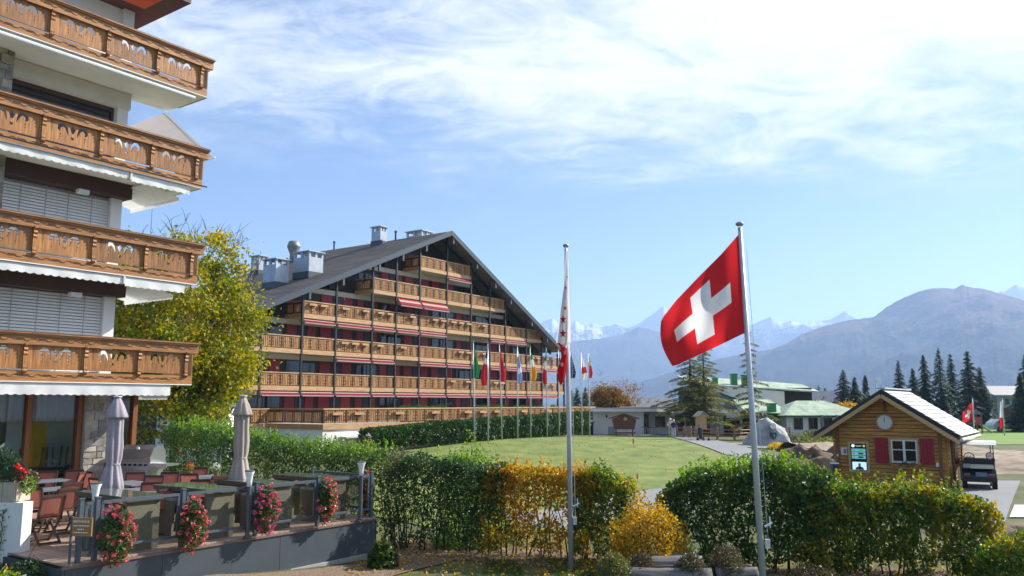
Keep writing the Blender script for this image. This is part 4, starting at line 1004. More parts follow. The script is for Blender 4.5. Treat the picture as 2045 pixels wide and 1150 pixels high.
def tree(name,label,loc,h,crown,nleaf,lsize,mat,seed,levels=4,trunk=.22,bare=.0,cat='tree',group=None,barkm=bark,cr0=.22,asp=.65,clump=.55,twig_r=.006,ncl=220):
    """recursive limbs; leaf clumps hang on the outer twigs. crown=(rx,rz) half extents, centred so that its top is at h"""
    rd=random.Random(seed); rg=np.random.default_rng(seed); T=thing(name,label,cat,loc,0,group)
    b=MB(); tips=[]; rx,rz_=crown; cz=h-rz_
    def inside(p): return (p.x/rx)**2+(p.y/rx)**2+((p.z-cz)/rz_)**2
    def grow(p,dr,ln,r,lv):
        n=3; pts=[p]; q=p
        for i in range(n):
            dr=(dr+Vector((rd.gauss(0,.16),rd.gauss(0,.16),rd.gauss(.04,.10)))).normalized(); q=q+dr*ln/n; pts.append(q)
        b.tube(pts,[r,r*.85,r*.72,r*.6],7 if lv<2 else (5 if lv<3 else 3),cap=False)
        if lv>=levels or inside(q)>1.15: 
            tips.append((q,dr)); tips.append((pts[2],dr)); return
        k=rd.choice((2,3,3)) if lv else rd.choice((4,5))
        for i in range(k):
            a=2*PI*(i+rd.random()*.7)/k; sp=rd.uniform(.45,.95) if lv else rd.uniform(.5,.9)
            x=dr.orthogonal().normalized(); y=dr.cross(x); nd=(dr*math.cos(sp)+(x*math.cos(a)+y*math.sin(a))*math.sin(sp)); nd.z+=.12; nd.normalize()
            grow(q if i<k-1 else pts[2],nd,ln*rd.uniform(.62,.82),r*.6,lv+1)
        if lv>=1: tips.append((q,dr))
    grow(Vector((0,0,-.1)),Vector((rd.gauss(0,.04),rd.gauss(0,.04),1)),max(h*cr0,cz-rz_*.75),trunk,0)
    stuff_=b.build('trunk',barkm,T,fix=False)
    pts=[]
    for q,dr in tips:
        if inside(q)<1.3: pts.append((q.x,q.y,q.z))
    # fill the crown volume with extra clump centres on a bumpy shell
    m=len(pts); ex=[]
    while len(ex)<ncl:
        d=rg.normal(size=3); d/=np.linalg.norm(d); r=rg.uniform(.45,1.)**.6; nz=1+.22*mn.noise((d[0]*2.1+seed,d[1]*2.1,d[2]*2.1)); p=d*r*nz*np.array([rx,rx,rz_])+np.array([0,0,cz])
        ex.append(p)
    cs=np.concatenate([np.array(pts).reshape(-1,3),np.array(ex)]) if m else np.array(ex)
    if nleaf:
        per=np.array([max(.15,1+1.1*mn.noise((c[0]*.9+seed,c[1]*.9,c[2]*.9))) for c in cs]); per/=per.sum(); idx=rg.choice(len(cs),nleaf,p=per)
        o=rg.normal(size=(nleaf,3))*clump*np.array([1,1,.55])*(.6+.8*rg.random(len(cs)))[idx][:,None]; P_=cs[idx]+o
        if bare: P_=P_[P_[:,2]<h-bare*2*rz_+rg.normal(0,.4,len(P_))]
        P_=P_[P_[:,2]>.3]
        stuff(link('crown',leaves('crown',P_,lsize,mat,asp),T))
    if bare or not nleaf:
        tb=MB()
        for c in cs[:700]:
            for _ in range(2):
                p=Vector(c); e=p+Vector((rd.gauss(0,.35),rd.gauss(0,.35),rd.uniform(.2,.9))); tb.tube([p,p.lerp(e,.5)+Vector((rd.gauss(0,.06),rd.gauss(0,.06),0)),e],[twig_r*1.6,twig_r*1.2,twig_r*.6],3,cap=False)
        stuff(tb.build('twigs',twig,T,fix=False))
    return T
def conifer_mesh(h,rb,nb,seed,droop=.25,nq=26,qs=.28,mat=None,sparse=0.,up=.1,base=.06,ragged=.25,sh=.85):
    rd=random.Random(seed); rg=np.random.default_rng(seed)
    b=MB(); b.tube([(0,0,-.2),(rd.gauss(0,.05),0,h*.5),(0,0,h*.99)],[h*.016+.05,h*.010+.02,.012],7)
    P_=[];D_=[];S_=[]
    for i in range(nb):
        f=(i+rd.random())/nb; z=h*(base+(.985-base)*f); R_=rb*(1-f)**sh*rd.uniform(1-ragged*1.6,1+ragged*.4)+.10
        a=i*2.399+rd.uniform(-.4,.4); dx,dy=math.cos(a),math.sin(a)
        e=[]
        for k in range(5):
            t=k/4; e.append(Vector((dx*R_*t,dy*R_*t,z+R_*(up*t-droop*t*t*1.6+.12*t**3*droop))))
        if R_>.35: b.tube(e,[.03*(1-f)+.012,.022*(1-f)+.01,.015,.010,.005],3,cap=False)
        m=max(4,int(nq*R_/rb*(1-sparse)))
        for k in range(m):
            t=rd.random()**.75; j=min(3,int(t*4)); p=e[j].lerp(e[j+1],t*4-j); sp=.17*R_*(1-.55*t)+.06; off=rd.gauss(0,1)*sp
            P_.append((p.x-dy*off,p.y+dx*off,p.z-abs(off)*.25+rd.gauss(0,.04)-rd.random()*.08)); sg=math.copysign(.7,off)
            D_.append((dx-dy*sg,dy+dx*sg,-droop*1.0)); S_.append(qs*rd.uniform(.7,1.25)*(1-.35*f))
    return b,np.array(P_),np.array(D_),np.array(S_)
def conifer(name,label,loc,h,rb,nb,seed,mat,group=None,**k):
    T=thing(name,label,'tree',loc,0,group); qs=k.get('qs',.28)
    b,P_,D_,S_=conifer_mesh(h,rb,nb,seed,mat=mat,**k)
    b.build('trunk',bark,T,fix=False)
    me=leaves('crown',P_,1.,mat,.34,fold=.05,updir=.7,tdir=D_*1.3) if False else None
    n=len(P_); stuff(link('crown',leaves('crown',P_,S_/1.,mat,.36,fold=.06,updir=.75,tdir=D_*1.4),T))
    return T

# ------------------------------------------------------------------ planting
hedge('terrace_hedge','tall loose bright green hedge behind the cafe deck',[(-11.2,28.4,2.55),(-8.6,25.6,2.35),(-5.6,23.3,2.05),(-3.1,21.5,1.95)],1.5,0,26000,.085,mat_green,11,shoots=420,mat2=mat_fresh)
hedge('hedge_section','thin brown twiggy hedge plant beside the end of the railing',[(-3.1,20.9,1.85),(-2.55,20.75,1.85)],.8,0,1500,.055,mat_heath,12,shoots=30,stem=.12,gap=.15)
hedge('hedge_section','dark green clipped hedge with bright shoots beside the wood chip path',[(-2.7,20.85,1.85),(-1.5,20.5,1.90),(-.25,20.1,1.72)],1.25,0,15000,.075,mat_dark,13,shoots=40,mat2=mat_fresh,stem=.3,gap=-.12)
shrub('shoot_shrub','bush of upright lime green shoots rising behind the dark clipped hedge',(-1.05,21.6,-.3),.95,2.5,6500,.075,mat_fresh,14,nst=14,lump=.35)
hedge('hedge_section','yellow and orange autumn hedge left of the bare flagpole foot',[(-.35,20.1,1.72),(1.0,19.7,1.66),(1.75,19.5,1.66)],1.05,0,11500,.085,mat_orange,15,shoots=50,stem=.25,gap=.06)
hedge('hedge_section','green hedge flecked with orange behind the limp flag\'s pole',[(1.6,19.55,1.68),(2.2,19.38,1.64),(2.6,19.28,1.55)],1.1,0,8500,.085,mat_mix,16,shoots=20,stem=.3,gap=-.05)
shrub('golden_shrub','feathery golden orange shrub filling the gap between the hedges',(2.75,17.1,-.35),.86,1.62,9000,.07,mat_gold,17,nst=10,lump=.3)
hedge('hedge_section','glossy dark green hedge around the big flag\'s pole',[(3.62,18.45,1.50),(4.4,18.3,1.80),(5.6,18.1,1.95),(6.5,17.9,1.80)],1.5,0,21000,.09,mat_green,18,shoots=150,mat2=mat_fresh,stem=.35,gap=-.08)
hedge('hedge_section','yellowing leafy hedge in front of the log cabin',[(6.3,17.95,1.58),(7.6,17.8,1.46),(8.6,17.7,1.55),(9.55,17.6,1.25)],1.55,0,25000,.09,mat_mix,19,shoots=90,stem=.3,gap=-.02)
shrub('low_shrub','low yellow green shrub beside the dug soil strip',(9.75,16.1,-.36),1.05,1.15,9000,.085,mat_mix,20,nst=8)
hedge('thuja_hedge','long dense clipped dark green conifer hedge behind the row of flagpoles',[(-8.6,50.4,1.68),(-5.0,56.2,1.95),(6.2,73.8,2.45)],1.6,0,42000,.22,mat_thuja,21,stem=99,lowgap=False,gap=-1,asp=.3,updir=.1,bot=.0)
MB()
q=Dp(368,600,38); tree('maple_tree','broad yellow green autumn maple beside the left chalet',(q.x,q.y,0),11.3,(3.8,4.9),60000,.17,mat_yel,31,levels=4,trunk=.24,clump=.36,ncl=260)
q=Dp(372,600,45.5); tree('bare_tree','leafless grey tree rising behind the yellow maple',(q.x,q.y,0),13.1,(3.9,4.2),0,.1,mat_yel,32,levels=5,trunk=.14,barkm=barkg,twig_r=.010)
q=Dp(1228,820,104); tree('rust_tree','rusty brown half bare tree behind the white clubhouse',(q.x,q.y,0),7.6,(3.4,3.3),11000,.22,mat_rust,33,levels=5,trunk=.2,bare=.30,clump=.5,twig_r=.012)
GL='larches in front of the clubhouse'
for u,v,Y,h,rb,nb,sd,lb in [(1382,866,79.5,9.0,4.1,64,41,'spreading green larch with the thinner trunk behind the couple'),(1409,866,81,9.3,3.9,60,42,'spreading green larch beside the small wooden shrine box'),(1503,858,71,9.6,2.6,40,43,'tall thin larch with gappy drooping branches beside the big flagpole')]:
    q=Dp(u,v,Y); conifer('larch_tree',lb,(q.x,q.y,hz(q.x,q.y)-.05),h,rb,nb,sd,mat_larch,GL,sh=.55 if sd<43 else .7,droop=.16,nq=330 if sd<43 else 200,qs=.34,up=.04,base=.20 if sd<43 else .12,ragged=.5)
SP=[(1683,737,112,2.6),(1706,752,110,2.0),(1727,748,128,2.2),(1793,718,112,2.3),(1822,734,124,1.8),(1843,706,112,2.5),(1873,692,110,2.9),(1897,704,116,2.5),(1930,698,106,2.7),(1955,730,106,2.3),(2046,704,96,3.0),(2036,742,92,2.2)]
SL=['dark spruce behind the near end of the cabin roof','short dark spruce beside the dark chalet roof','small double topped spruce behind the pale chalet roof','lone narrow spruce above the cabin ridge','slim spruce at the left of the tall spruce group','dense tall spruce left of the group\'s highest','highest spruce of the group behind the cabin','spruce right of the highest one in the group','broad spruce right behind the far Swiss flag','lower spruce on the open side of the spruce group','large dark spruce by the white parked car','lower spruce in front of the large one by the parked car']
for i,(u,v,Y,rb) in enumerate(SP):
    q=Dp(u,v,Y); x,y=q.x,q.y; conifer('spruce_tree',SL[i],(x,y,-.1),q.z+.1,rb,96,60+i,mat_spruce,'spruces behind the cabin',droop=.22+.05*((i*7)%4),nq=170+20*(i%3),qs=.46+.03*(i%3),up=.12+.04*(i%4),base=.03,ragged=.25+.08*(i%3),sh=.75+.08*((i*5)%4))
for i,(u,v,Y,rb,lb) in enumerate([(1611,777,150,1.8,'little far spruce left of its twin above the green pavilion roof'),(1634,769,150,2.1,'pointed far spruce between two smaller ones above the pavilion'),(1647,773,155,1.6,'little far spruce right of the pointed one above the pavilion'),(1141,778,120,1.6,'small dark spruce beyond the hotel corner, behind the limp red flag'),(1152,772,118,2.2,'small dark spruce beyond the hotel terrace, between two flagpoles'),(1169,772,118,1.9,'small dark spruce beyond the hotel terrace, behind the last flagpoles')]):
    q=Dp(u,v,Y); conifer('spruce_tree',lb,(q.x,q.y,-.1),q.z+.1,rb,46,90+i,mat_spruce,'small far spruces',droop=.3,nq=120,qs=.55,up=.18,base=.03)
for i,(u,v,Y,r,m,lb) in enumerate([(1592,785,120,1.6,mat_rust,'small yellow tree above the pavilion roof'),(1632,795,120,1.7,mat_larch,'olive green bush behind the pavilion roof'),(1652,795,122,1.7,mat_rust,'orange bush behind the pavilion roof'),(1675,806,105,1.9,mat_gold,'golden bush below the dark chalet roof'),(1697,800,104,1.7,mat_gold,'golden bush touching the cabin\'s left eave')]):
    q=Dp(u,v,Y); shrub('autumn_bush',lb,(q.x,q.y,-.1),r,q.z+.1,1600,.3,m,120+i,cat='bush',nst=3,group='autumn bushes behind the pavilion')
# lawn-side details
orm=M('marker_orange',(.75,.12,.02),.5,.05)
for i,(u,v) in enumerate([(1265,893),(1273,964),(1003,877)]):
    q=on(u,v); k=[1.,.7,1.][i]
    T=thing('golf_marker',['orange golf marker flag standing in mid lawn','small red golf marker near the gap in the hedges','orange golf marker at the foot of a hedge side flagpole'][i],'marker',q,0,'orange golf markers'); MB().tube([(0,0,-.05),(0,0,.30*k)],.015,5).build('stick',M('stick',(.4,.3,.2),.7),T); MB().prism([(-.05*k,-.01,.25*k),(.05*k,-.01,.25*k),(.05*k,-.01,.55*k),(-.05*k,-.01,.55*k)],(0,.02,0)).build('marker_plate',orm,T)
# grass blades on the near ground
def near_grass():
    n=80000; x=rng.uniform(-3.6,11.5,n); y=rng.uniform(12.2,19.5,n)
    k=np.array([mn.noise((a*.9,b*.9,2.2)) for a,b in zip(x,y)])
    keep=(k>-.30)&~((x<-.6)&(y>15.6+.75*(x+3.6)))&~((x>3)&(y>17.2))
    x=x[keep];y=y[keep]; z=hgt(x,y)+.03
    stuff(link('grass',leaves('grass',np.stack([x,y,z],1),.11,mat_grass,.14,fold=.02,updir=0.,tdir=np.tile([0,0,1.0],(len(x),1)))))['label']='short uneven grass on the near ground'
near_grass()
def litter():
    n=2600; x=rng.uniform(-3.5,10.5,n); y=19.6-.17*x*0+rng.normal(0,1.5,n)-.25*np.maximum(x,0); z=hgt(x,y)+.05
    k=y>13; o=link('fallen_leaves',leaves('fallen_leaves',np.stack([x,y,z],1)[k],.08,mat_gold,.7,updir=.9)); stuff(o)
    m=700; x=rng.uniform(-6,13,m); y=rng.uniform(24,72,m); z=hgt(x,y)+.05; stuff(link('fallen_leaves',leaves('fallen_leaves',np.stack([x,y,z],1),.10,mat_rust,.7,updir=.9)))
litter()

# ------------------------------------------------------------------ flagpoles and flags
def flagpole(loc,h,r,label,group,lean=(0,0)):
    T=thing('flagpole',label,'flagpole',loc,0,group)
    MB().tube([(0,0,-.3),(lean[0]*.5,lean[1]*.5,h*.5),(lean[0],lean[1],h-.05)],[r,r*.86,r*.62],14).build('shaft',polemat,T,True)
    MB().lathe([(.0,-.02),(r*.9,-.02),(r*1.25,.015),(r*1.2,.035),(r*.6,.06),(0,.065)],(lean[0],lean[1],h),16).build('finial',M('finial',(.33,.37,.40),.4,.1,metal=.5),T,True)
    MB().tube([(r+.04,-.03,1.0),(r*.9+.03+lean[0]*.9,-.03,h*.93)],.006,4).build('halyard',M('rope',(.6,.6,.58),.8),T)
    b=MB().bar((r*.9,0,1.35),(r+.13,0,1.42),.03,.03).bar((r+.09,0,1.33),(r+.09,0,1.52),.02,.02).bar((r*.9,0,1.05),(r+.07,0,1.05),.05,.16); b.build('cleat',whitemetal,T)
    return T
pa=on(1141,1141); pb=Dp(1527,1190,15.3); pb.z=hz(pb.x,pb.y)
ta=Dp(1130,492,pa.y); tb_=Dp(1477,449,pb.y)
flagpole(pa,ta.z-pa.z,.056,'tall grey flagpole in front of the yellow hedge, carrying the limp flag','tall near flagpoles',(ta.x-pa.x,0))
flagpole(pb,tb_.z-pb.z,.062,'tall grey flagpole carrying the flying Swiss flag','tall near flagpoles',(tb_.x-pb.x,0))
fr=clothmat('flag_red',(.62,.022,.028),.45); fw=clothmat('flag_white',(.80,.78,.78),.4)
def swissflag():
    Y0=pb.y
    tops=[(0,1475,468),(.25,1440,508),(.5,1395,553),(.75,1350,600),(.92,1325,632),(1,1320,642)]
    bots=[(0,1489,664),(.25,1452,682),(.5,1412,701),(.75,1375,718),(.9,1355,728),(1,1343,731)]
    def f(s,t):
        a=(np.interp(s,[k[0] for k in tops],[k[1] for k in tops]),np.interp(s,[k[0] for k in tops],[k[2] for k in tops]))
        b=(np.interp(s,[k[0] for k in bots],[k[1] for k in bots]),np.interp(s,[k[0] for k in bots],[k[2] for k in bots]))
        u=a[0]+(b[0]-a[0])*t; v=a[1]+(b[1]-a[1])*t
        if s>.9: u-=10*math.sin(t*PI)*(s-.9)/.1
        amp=min(1,s*2.5)
        Y=Y0-.25*s+amp*(.16*math.sin(s*7.5+t*2.6+.6)+.05*math.sin(s*15-t*5))+.05*math.sin(t*9+s*3)*s
        q=Dp(u,v,Y); return (q.x-pb.x,q.y-pb.y,q.z)
    T=thing('flag','large red Swiss flag with white cross flying from the tall pole','flag',(pb.x,pb.y,0),0)
    n=64
    def inx(s,t): return (6/32<s<26/32 and 12.6/32<t<19.4/32) or (12.6/32<s<19.4/32 and 6/32<t<26/32)
    b=MB().grid(f,n,n,mfn=lambda s,t:0); ob=b.build('cloth',[fr],T,True,fix=False)
    # the cross is sewn in: same cloth surface, white material
    me=ob.data; me.materials.append(fw)
    mi=[0]*len(me.polygons); k=0
    for i in range(n):
        for j in range(n):
            s,t=(i+.5)/n,(j+.5)/n
            if (10/64<=s<=54/64 and 25/64<=t<=39/64) or (25/64<=s<=39/64 and 10/64<=t<=54/64): mi[k]=1
            k+=1
    me.polygons.foreach_set('material_index',mi)
    MB().tube([(f(0,0)[0]+.02,0,f(0,0)[2]+.1),(f(0,1)[0]+.02,0,f(0,1)[2]-.1)],.012,5).build('hoist_rope',M('rope',(.6,.6,.58)),T)
swissflag()
def limpflag():
    Y0=pa.y
    rows=[(501,1129.5,1134),(530,1128.5,1135),(565,1127,1136),(595,1123,1137),(640,1117,1139),(684,1111,1140),(692,1119,1132),(712,1121,1133),(735,1114,1131),(752,1113,1129),(762,1116,1125),(768,1119,1122)]
    rv=[r[0] for r in rows]
    def f(s,t):
        v=rv[0]+(rv[-1]-rv[0])*t; a=np.interp(v,rv,[r[1] for r in rows]); b=np.interp(v,rv,[r[2] for r in rows])
        u=a+(b-a)*s; q=Dp(u,v,Y0-.10+.07*math.sin(s*9+t*3)*min(1,t*4)); return (q.x-pa.x,q.y-pa.y,q.z)
    T=thing('flag','limp white and red flag with stars hanging straight down its pole','flag',(pa.x,pa.y,0),0)
    tr=(686-501)/(768-501)
    MB().grid(f,12,80,mfn=lambda s,t:0 if t<tr-.01+.05*s else 1).build('cloth',[fw,fr],T,True,fix=False)
    for s,t,r,m in [(.35,.28,.045,0),(.32,.515,.105,0),(.45,.43,.06,0),(.40,.62,.11,0),(.62,.76,.08,1),(.4,.85,.06,1),(.5,.66+.05,.05,1),(.65,.2,.03,0)]:
        c=Vector(f(s,t)); pts=[]
        for i in range(10):
            a=PI/2+i*PI/5; rr=r if i%2==0 else r*.42; pts.append((c.x+rr*math.cos(a)*.72,c.y-.075,c.z+rr*math.sin(a)))
        MB().prism(pts,(0,.01,0)).build('star',[fr,fw][m],T)
limpflag()
C_={'g':(.02,.22,.07),'w':(.75,.75,.75),'r':(.55,.03,.04),'b':(.03,.06,.28),'o':(.70,.32,.02),'y':(.75,.55,.03),'l':(.22,.30,.60),'n':(.015,.03,.13)}
FM={k:clothmat('cloth_'+k,c,.3) for k,c in C_.items()}
PL=[((948,882),(945,683),[('g',1.)],'green','hanging plain green flag on the first hedge side pole'),
((975,880),(974,685),[('b',.35),('w',.5),('r',1.)],'blue, white and red','hanging blue white and red striped flag by the hedge'),
((1003,877),(997,688),[('r',1.)],'red','hanging plain red flag in the row by the hedge'),
((1034,875),(1033,691),[('w',.25),('l',.6),('w',.75),('l',1.)],'white and pale blue','hanging white and pale blue flag by the hedge'),
((1060,873),(1058.5,694),[('g',.35),('w',.6),('o',1.)],'green, white and orange','hanging green white and orange flag by the hedge'),
((1093,869.5),(1090.6,696),[('g',.33),('w',.6),('r',1.)],'green, white and red','hanging green white and red flag by the hedge'),
((1117,868),(1115,698),[('b',.35),('y',.55),('b',1.)],'blue and yellow','hanging blue flag with yellow bar behind the limp starred flag'),
((1141,866),(1139,700),[('n',1.)],'navy','hanging navy blue flag with small stars'),
((1162.5,865),(1160,702),[('w',.55),('r',.8),('w',1.)],'white with red','hanging white flag with red patch near the hedge end'),
((1178,864.5),(1175,704),[('g',.35),('y',.5),('r',1.)],'green, yellow and red','hanging green yellow and red flag on the last pole by the terrace end')]
fd=random.Random(9)
def rowflags():
    for i,((ub,vb),(ut,vt),bands,cn,lb) in enumerate(PL):
        Y=57+(72-57)*(ub-948)/230; b=Dp(ub,vb,Y); b.z=hz(b.x,b.y); t=Dp(ut,vt,Y); h=t.z-b.z
        flagpole(b,h,.05,f'slim flagpole by the conifer hedge carrying the {cn} flag','flagpoles along the conifer hedge',(t.x-b.x,0))
        T=thing('flag',lb,'flag',b,0,'flags along the conifer hedge')
        wd=[.38,.46,.38,.36,.5,.36,.32,.40,.52,.32][i]; ln=[2.35,2.9,2.6,2.7,2.45,2.75,2.6,2.2,2.3,2.1][i]; lx=t.x-b.x; ph=fd.random()*6; sg=-1 if i in (5,1) else 1
        def f(s,v,wd=wd,ln=ln,h=h,lx=lx,ph=ph,sg=sg):
            z=h-.12-ln*v-.25*s*(1-v); sw=.10+.9*min(1,(v*1.35)**.9); 
            if v>.8: sw*=1-.9*(v-.8)
            x=lx*(z/h)+.03+sg*s*wd*sw-(.10 if i==1 else 0)*v; return (x,-.06+.10*math.sin(s*8+ph+v*2)*min(1,v*3),z)
        ms=list(dict.fromkeys(k for k,_ in bands)); 
        def mf(s,v):
            q=v+.10*s
            for k,e in bands:
                if q<=e: return ms.index(k)
            return ms.index(bands[-1][0])
        MB().grid(f,10,40,mfn=mf).build('cloth',[FM[k] for k in ms],T,True,fix=False)
        if cn=='navy':
            for k in range(6):
                c=Vector(f(.4+.2*(k%2),.35+.09*k)); pts=[(c.x+(.06 if j%2==0 else .025)*math.cos(PI/2+j*PI/5),c.y-.12,c.z+(.06 if j%2==0 else .025)*math.sin(PI/2+j*PI/5)) for j in range(10)]; MB().prism(pts,(0,.01,0)).build('star',FM['w'],T)
rowflags()
def farflag(u,vb,vt,Y,label,fl,kind):
    b=Dp(u[0],vb,Y); b.z=hz(b.x,b.y); t=Dp(u[1],vt,Y); flagpole(b,t.z-b.z,.06,label,'flagpoles on the far green',(t.x-b.x,0))
    T=thing('flag',fl,'flag',b,0); h=t.z-b.z; lx=t.x-b.x
    if kind==0:
        def f(s,v): return (lx*.9-.03-s*1.05,.12*math.sin(s*6+v*2),h-.35-1.5*v*(1-.25*s)-1.0*s)
        def mf(s,v): return 1 if (.2<s<.8 and .4<v<.6) or (.4<s<.6 and .2<v<.8) else 0
        MB().grid(f,20,20,mfn=mf).build('cloth',[fr,fw],T,True,fix=False)
    else:
        def f(s,v): return (lx*.9-.03-s*.42*min(1,.2+v),.08*math.sin(s*8+v*2),h-.2-2.6*v)
        MB().grid(f,8,20,mfn=lambda s,v:1 if v<.62 else 0).build('cloth',[fr,fw],T,True,fix=False)
farflag((1946,1942),869,796,82,'white flagpole with a Swiss flag beyond the cabin roof','small Swiss flag flying beyond the cabin roof',0)
farflag((2006,2001),869,798,82,'white flagpole with a limp red and white flag beside the parked car','limp white and red flag on the pole beside the parked car',1)

# ------------------------------------------------------------------ log cabin
CB=Dp(1893,960,33.1); CB.z=0; CBZ=hz(CB.x,CB.y); RC=-AN    # front right corner; local x = nv (to the right), y = dv (back)
def cabin():
    W_,D_=4.25,4.6
    T=thing('log_cabin','honey brown log cabin with red shutters, clock and pale shingle roof','cabin',(CB.x,CB.y,CBZ),RC)
    he=2.38; ap=3.78; cx=-W_/2
    nl=16; lh=he/nl
    def logm(a,b,z,ax,mat,yy=0):
        r=lh*.5; b_=MB()
        prof=[(-.035,.0),(-.075,lh*.14),(-.075,lh*.86),(-.035,lh*.995),(.07,lh*.995),(.07,0)]
        if ax==0: b_.prism([(a,yy+p,z+q) for p,q in prof],(b-a,0,0))
        else: b_.prism([(yy-p,a,z+q) for p,q in prof],(0,b-a,0))
        return b_
    wx0,wx1,wz0,wz1=-1.98,-1.02,1.02,1.92     # front window opening
    for i in range(nl):
        z=i*lh
        if wz0-.02<z+lh*.5<wz1:
            logm(-W_,wx0,z,0,logwood).build('log',logwood,T); logm(wx1,0,z,0,logwood).build('log',logwood,T)
        else: logm(-W_,0,z,0,logwood).build('log',logwood,T)
        if .05<z+lh*.5<2.0:
            logm(.08,.55,z,1,logwood_y,0).build('log',logwood_y,T); logm(1.42,D_,z,1,logwood_y,0).build('log',logwood_y,T)
        else: logm(.08,D_,z,1,logwood_y,0).build('log',logwood_y,T)
    # gable logs
    z=he
    while z<ap-.25:
        hw=(ap-z-.10)/(ap-he)*(W_/2+.0); x0=max(-W_,cx-hw);x1=min(0,cx+hw); logm(x0,x1,z,0,logwood).build('log',logwood,T); z+=lh
    MB().box(-W_,-W_+.12,.08,D_,0,he).build('far_wall',logwood_y,T); MB().box(-W_,0,D_-.12,D_,0,he).build('back_wall',logwood,T)
    # corner log ends (upright plank look)
    for x in (-W_+.18,-.18):
        for i in range(nl): pass
        MB().box(x-.06,x+.06,-.14,-.076,.0,he+.1).build('corner_post',wood('corner_post',(.20,.08,.028),2,.35),T)
    # roof
    ov=.62; oy=-.75; sl=(ap-he)/(W_/2)
    ez=he-ov*sl; th=.17
    rb=M('cabin_roof_edge',(.022,.024,.026),.6,.2)
    shm=M('wood_shingle',(.42,.42,.41),.75,.2,3,.3,c2=(.58,.58,.57),orand=.12)
    for sg in (-1,1):
        e=(cx+sg*(W_/2+ov)); 
        MB().hexa([(cx,oy,ap-.02),(e,oy,ez-.02),(e,D_+.4,ez-.02),(cx,D_+.4,ap-.02),(cx,oy,ap+th),(e,oy,ez+th),(e,D_+.4,ez+th),(cx,D_+.4,ap+th)]).build('roof',rb,T)
        MB().bar((cx,oy-.02,ap-.085),(e,oy-.02,ez-.085),.05,.15).build('barge_board',palewood,T)
    nrm=Vector((sl,0,1)).normalized(); rows=11; slen=math.hypot(W_/2+ov,ap-ez)
    rf=[o for o in T.children if o.name.startswith('roof')][-1]
    dirv=Vector((1,0,-sl)).normalized(); sh=random.Random(4)
    for r in range(rows):
        a=slen*r/rows; b=slen*(r+1)/rows+.06
        y=oy+.02; 
        k=12; wd=(D_+.4-oy-.04)/k
        for q in range(k):
            p0=Vector((cx,y+q*wd+.006,ap+th))+dirv*a+nrm*.008; p1=Vector((cx,y+q*wd+.006,ap+th))+dirv*b+nrm*(.035+sh.uniform(0,.012)); wv=Vector((0,wd-.012,0)); u=nrm*.012
            MB().hexa([p0,p1,p1+wv,p0+wv,p0+u,p1+u,p1+wv+u,p0+wv+u]).build('shingle',shm,rf,fix=False)
    MB().bar((cx,oy-.01,ap+th+.05),(cx,D_+.41,ap+th+.05),.36,.05).build('ridge_board',shm,rf)
    e=cx+(W_/2+ov)
    MB().tube([(e+.06,oy,ez+.02),(e+.06,D_+.4,ez+.02)],.07,8).build('gutter',M('gutter',(.55,.5,.42),.5),T)
    MB().tube([(cx-(W_/2+ov)-.05,oy,ez+.02),(cx-(W_/2+ov)-.05,D_+.4,ez+.02)],.06,8).build('gutter',M('gutter_dark',(.12,.08,.06),.5),T)
    for x,z in ((cx,ap-.2),): MB().box(x-.07,x+.07,oy+.05,-.02,z-.12,z+.08).box(x-.05,x+.05,-.16,-.076,z-.55,z-.12).build('purlin',wood('purlin',(.19,.075,.025),1,.3),T)
    for x in (-W_+.15,-.15): MB().box(x-.09,x+.09,oy+.05,-.02,he-.12,he+.06).build('purlin',wood('purlin',(.19,.075,.025),1,.3),T)
    # window
    wf=M('window_white',(.78,.78,.76),.45,.04)
    fr_=MB().box(wx0-.09,wx1+.09,-.105,-.078,wz1,wz1+.08).box(wx0-.09,wx0,-.105,-.078,wz0-.06,wz1).box(wx1,wx1+.09,-.105,-.078,wz0-.06,wz1).build('window',palewood,T)
    b=MB().box(wx0,wx1,-.09,-.02,wz1-.05,wz1).box(wx0,wx1,-.09,-.02,wz0-.03,wz0+.05).box(wx0,wx0+.05,-.09,-.02,wz0+.05,wz1-.05).box(wx1-.05,wx1,-.09,-.02,wz0+.05,wz1-.05)
    xm=(wx0+wx1)/2; b.box(xm-.045,xm+.045,-.095,-.02,wz0+.05,wz1-.05); zm=wz0+.50
    b.box(wx0+.05,xm-.045,-.085,-.03,zm-.018,zm+.018).box(xm+.045,wx1-.05,-.085,-.03,zm-.018,zm+.018); b.build('frame',wf,fr_)
    for a0,a1 in ((wx0+.05,xm-.045),(xm+.045,wx1-.05)):
        for c0,c1 in ((wz0+.05,zm-.018),(zm+.018,wz1-.05)): MB().box(a0,a1,-.055,-.045,c0,c1).build('pane',dglass,fr_)
    MB().box(wx0,wx1,.3,.32,wz0,wz1).build('blind',M('cabin_inside',(.05,.045,.02),.9),fr_)
    rs=M('cabin_shutter',(.30,.008,.02),.45,.1,2)
    for x0 in (wx0-.62,wx1+.12):
        s=MB()
        for q in range(4): s.box(x0+q*.125+.003,x0+q*.125+.122,-.125,-.095,wz0-.06,wz1+.06)
        s.box(x0,x0+.5,-.094,-.08,wz0+.08,wz0+.2).box(x0,x0+.5,-.094,-.08,wz1-.2,wz1-.08)
        so_=s.build('shutter',rs,T)
        for zz in (wz0+.1,wz1-.1): MB().box(x0+(.49 if x0<wx0 else -.04),x0+(.54 if x0<wx0 else .01),-.135,-.126,zz-.03,zz+.03).build('hinge',M('hinge',(.12,.01,.02),.5),so_)
    # flower box
    fb=MB().box(wx0,wx1,-.34,-.12,wz0-.24,wz0-.07).build('flower_box',logwood,T)
    rg=np.random.default_rng(5)
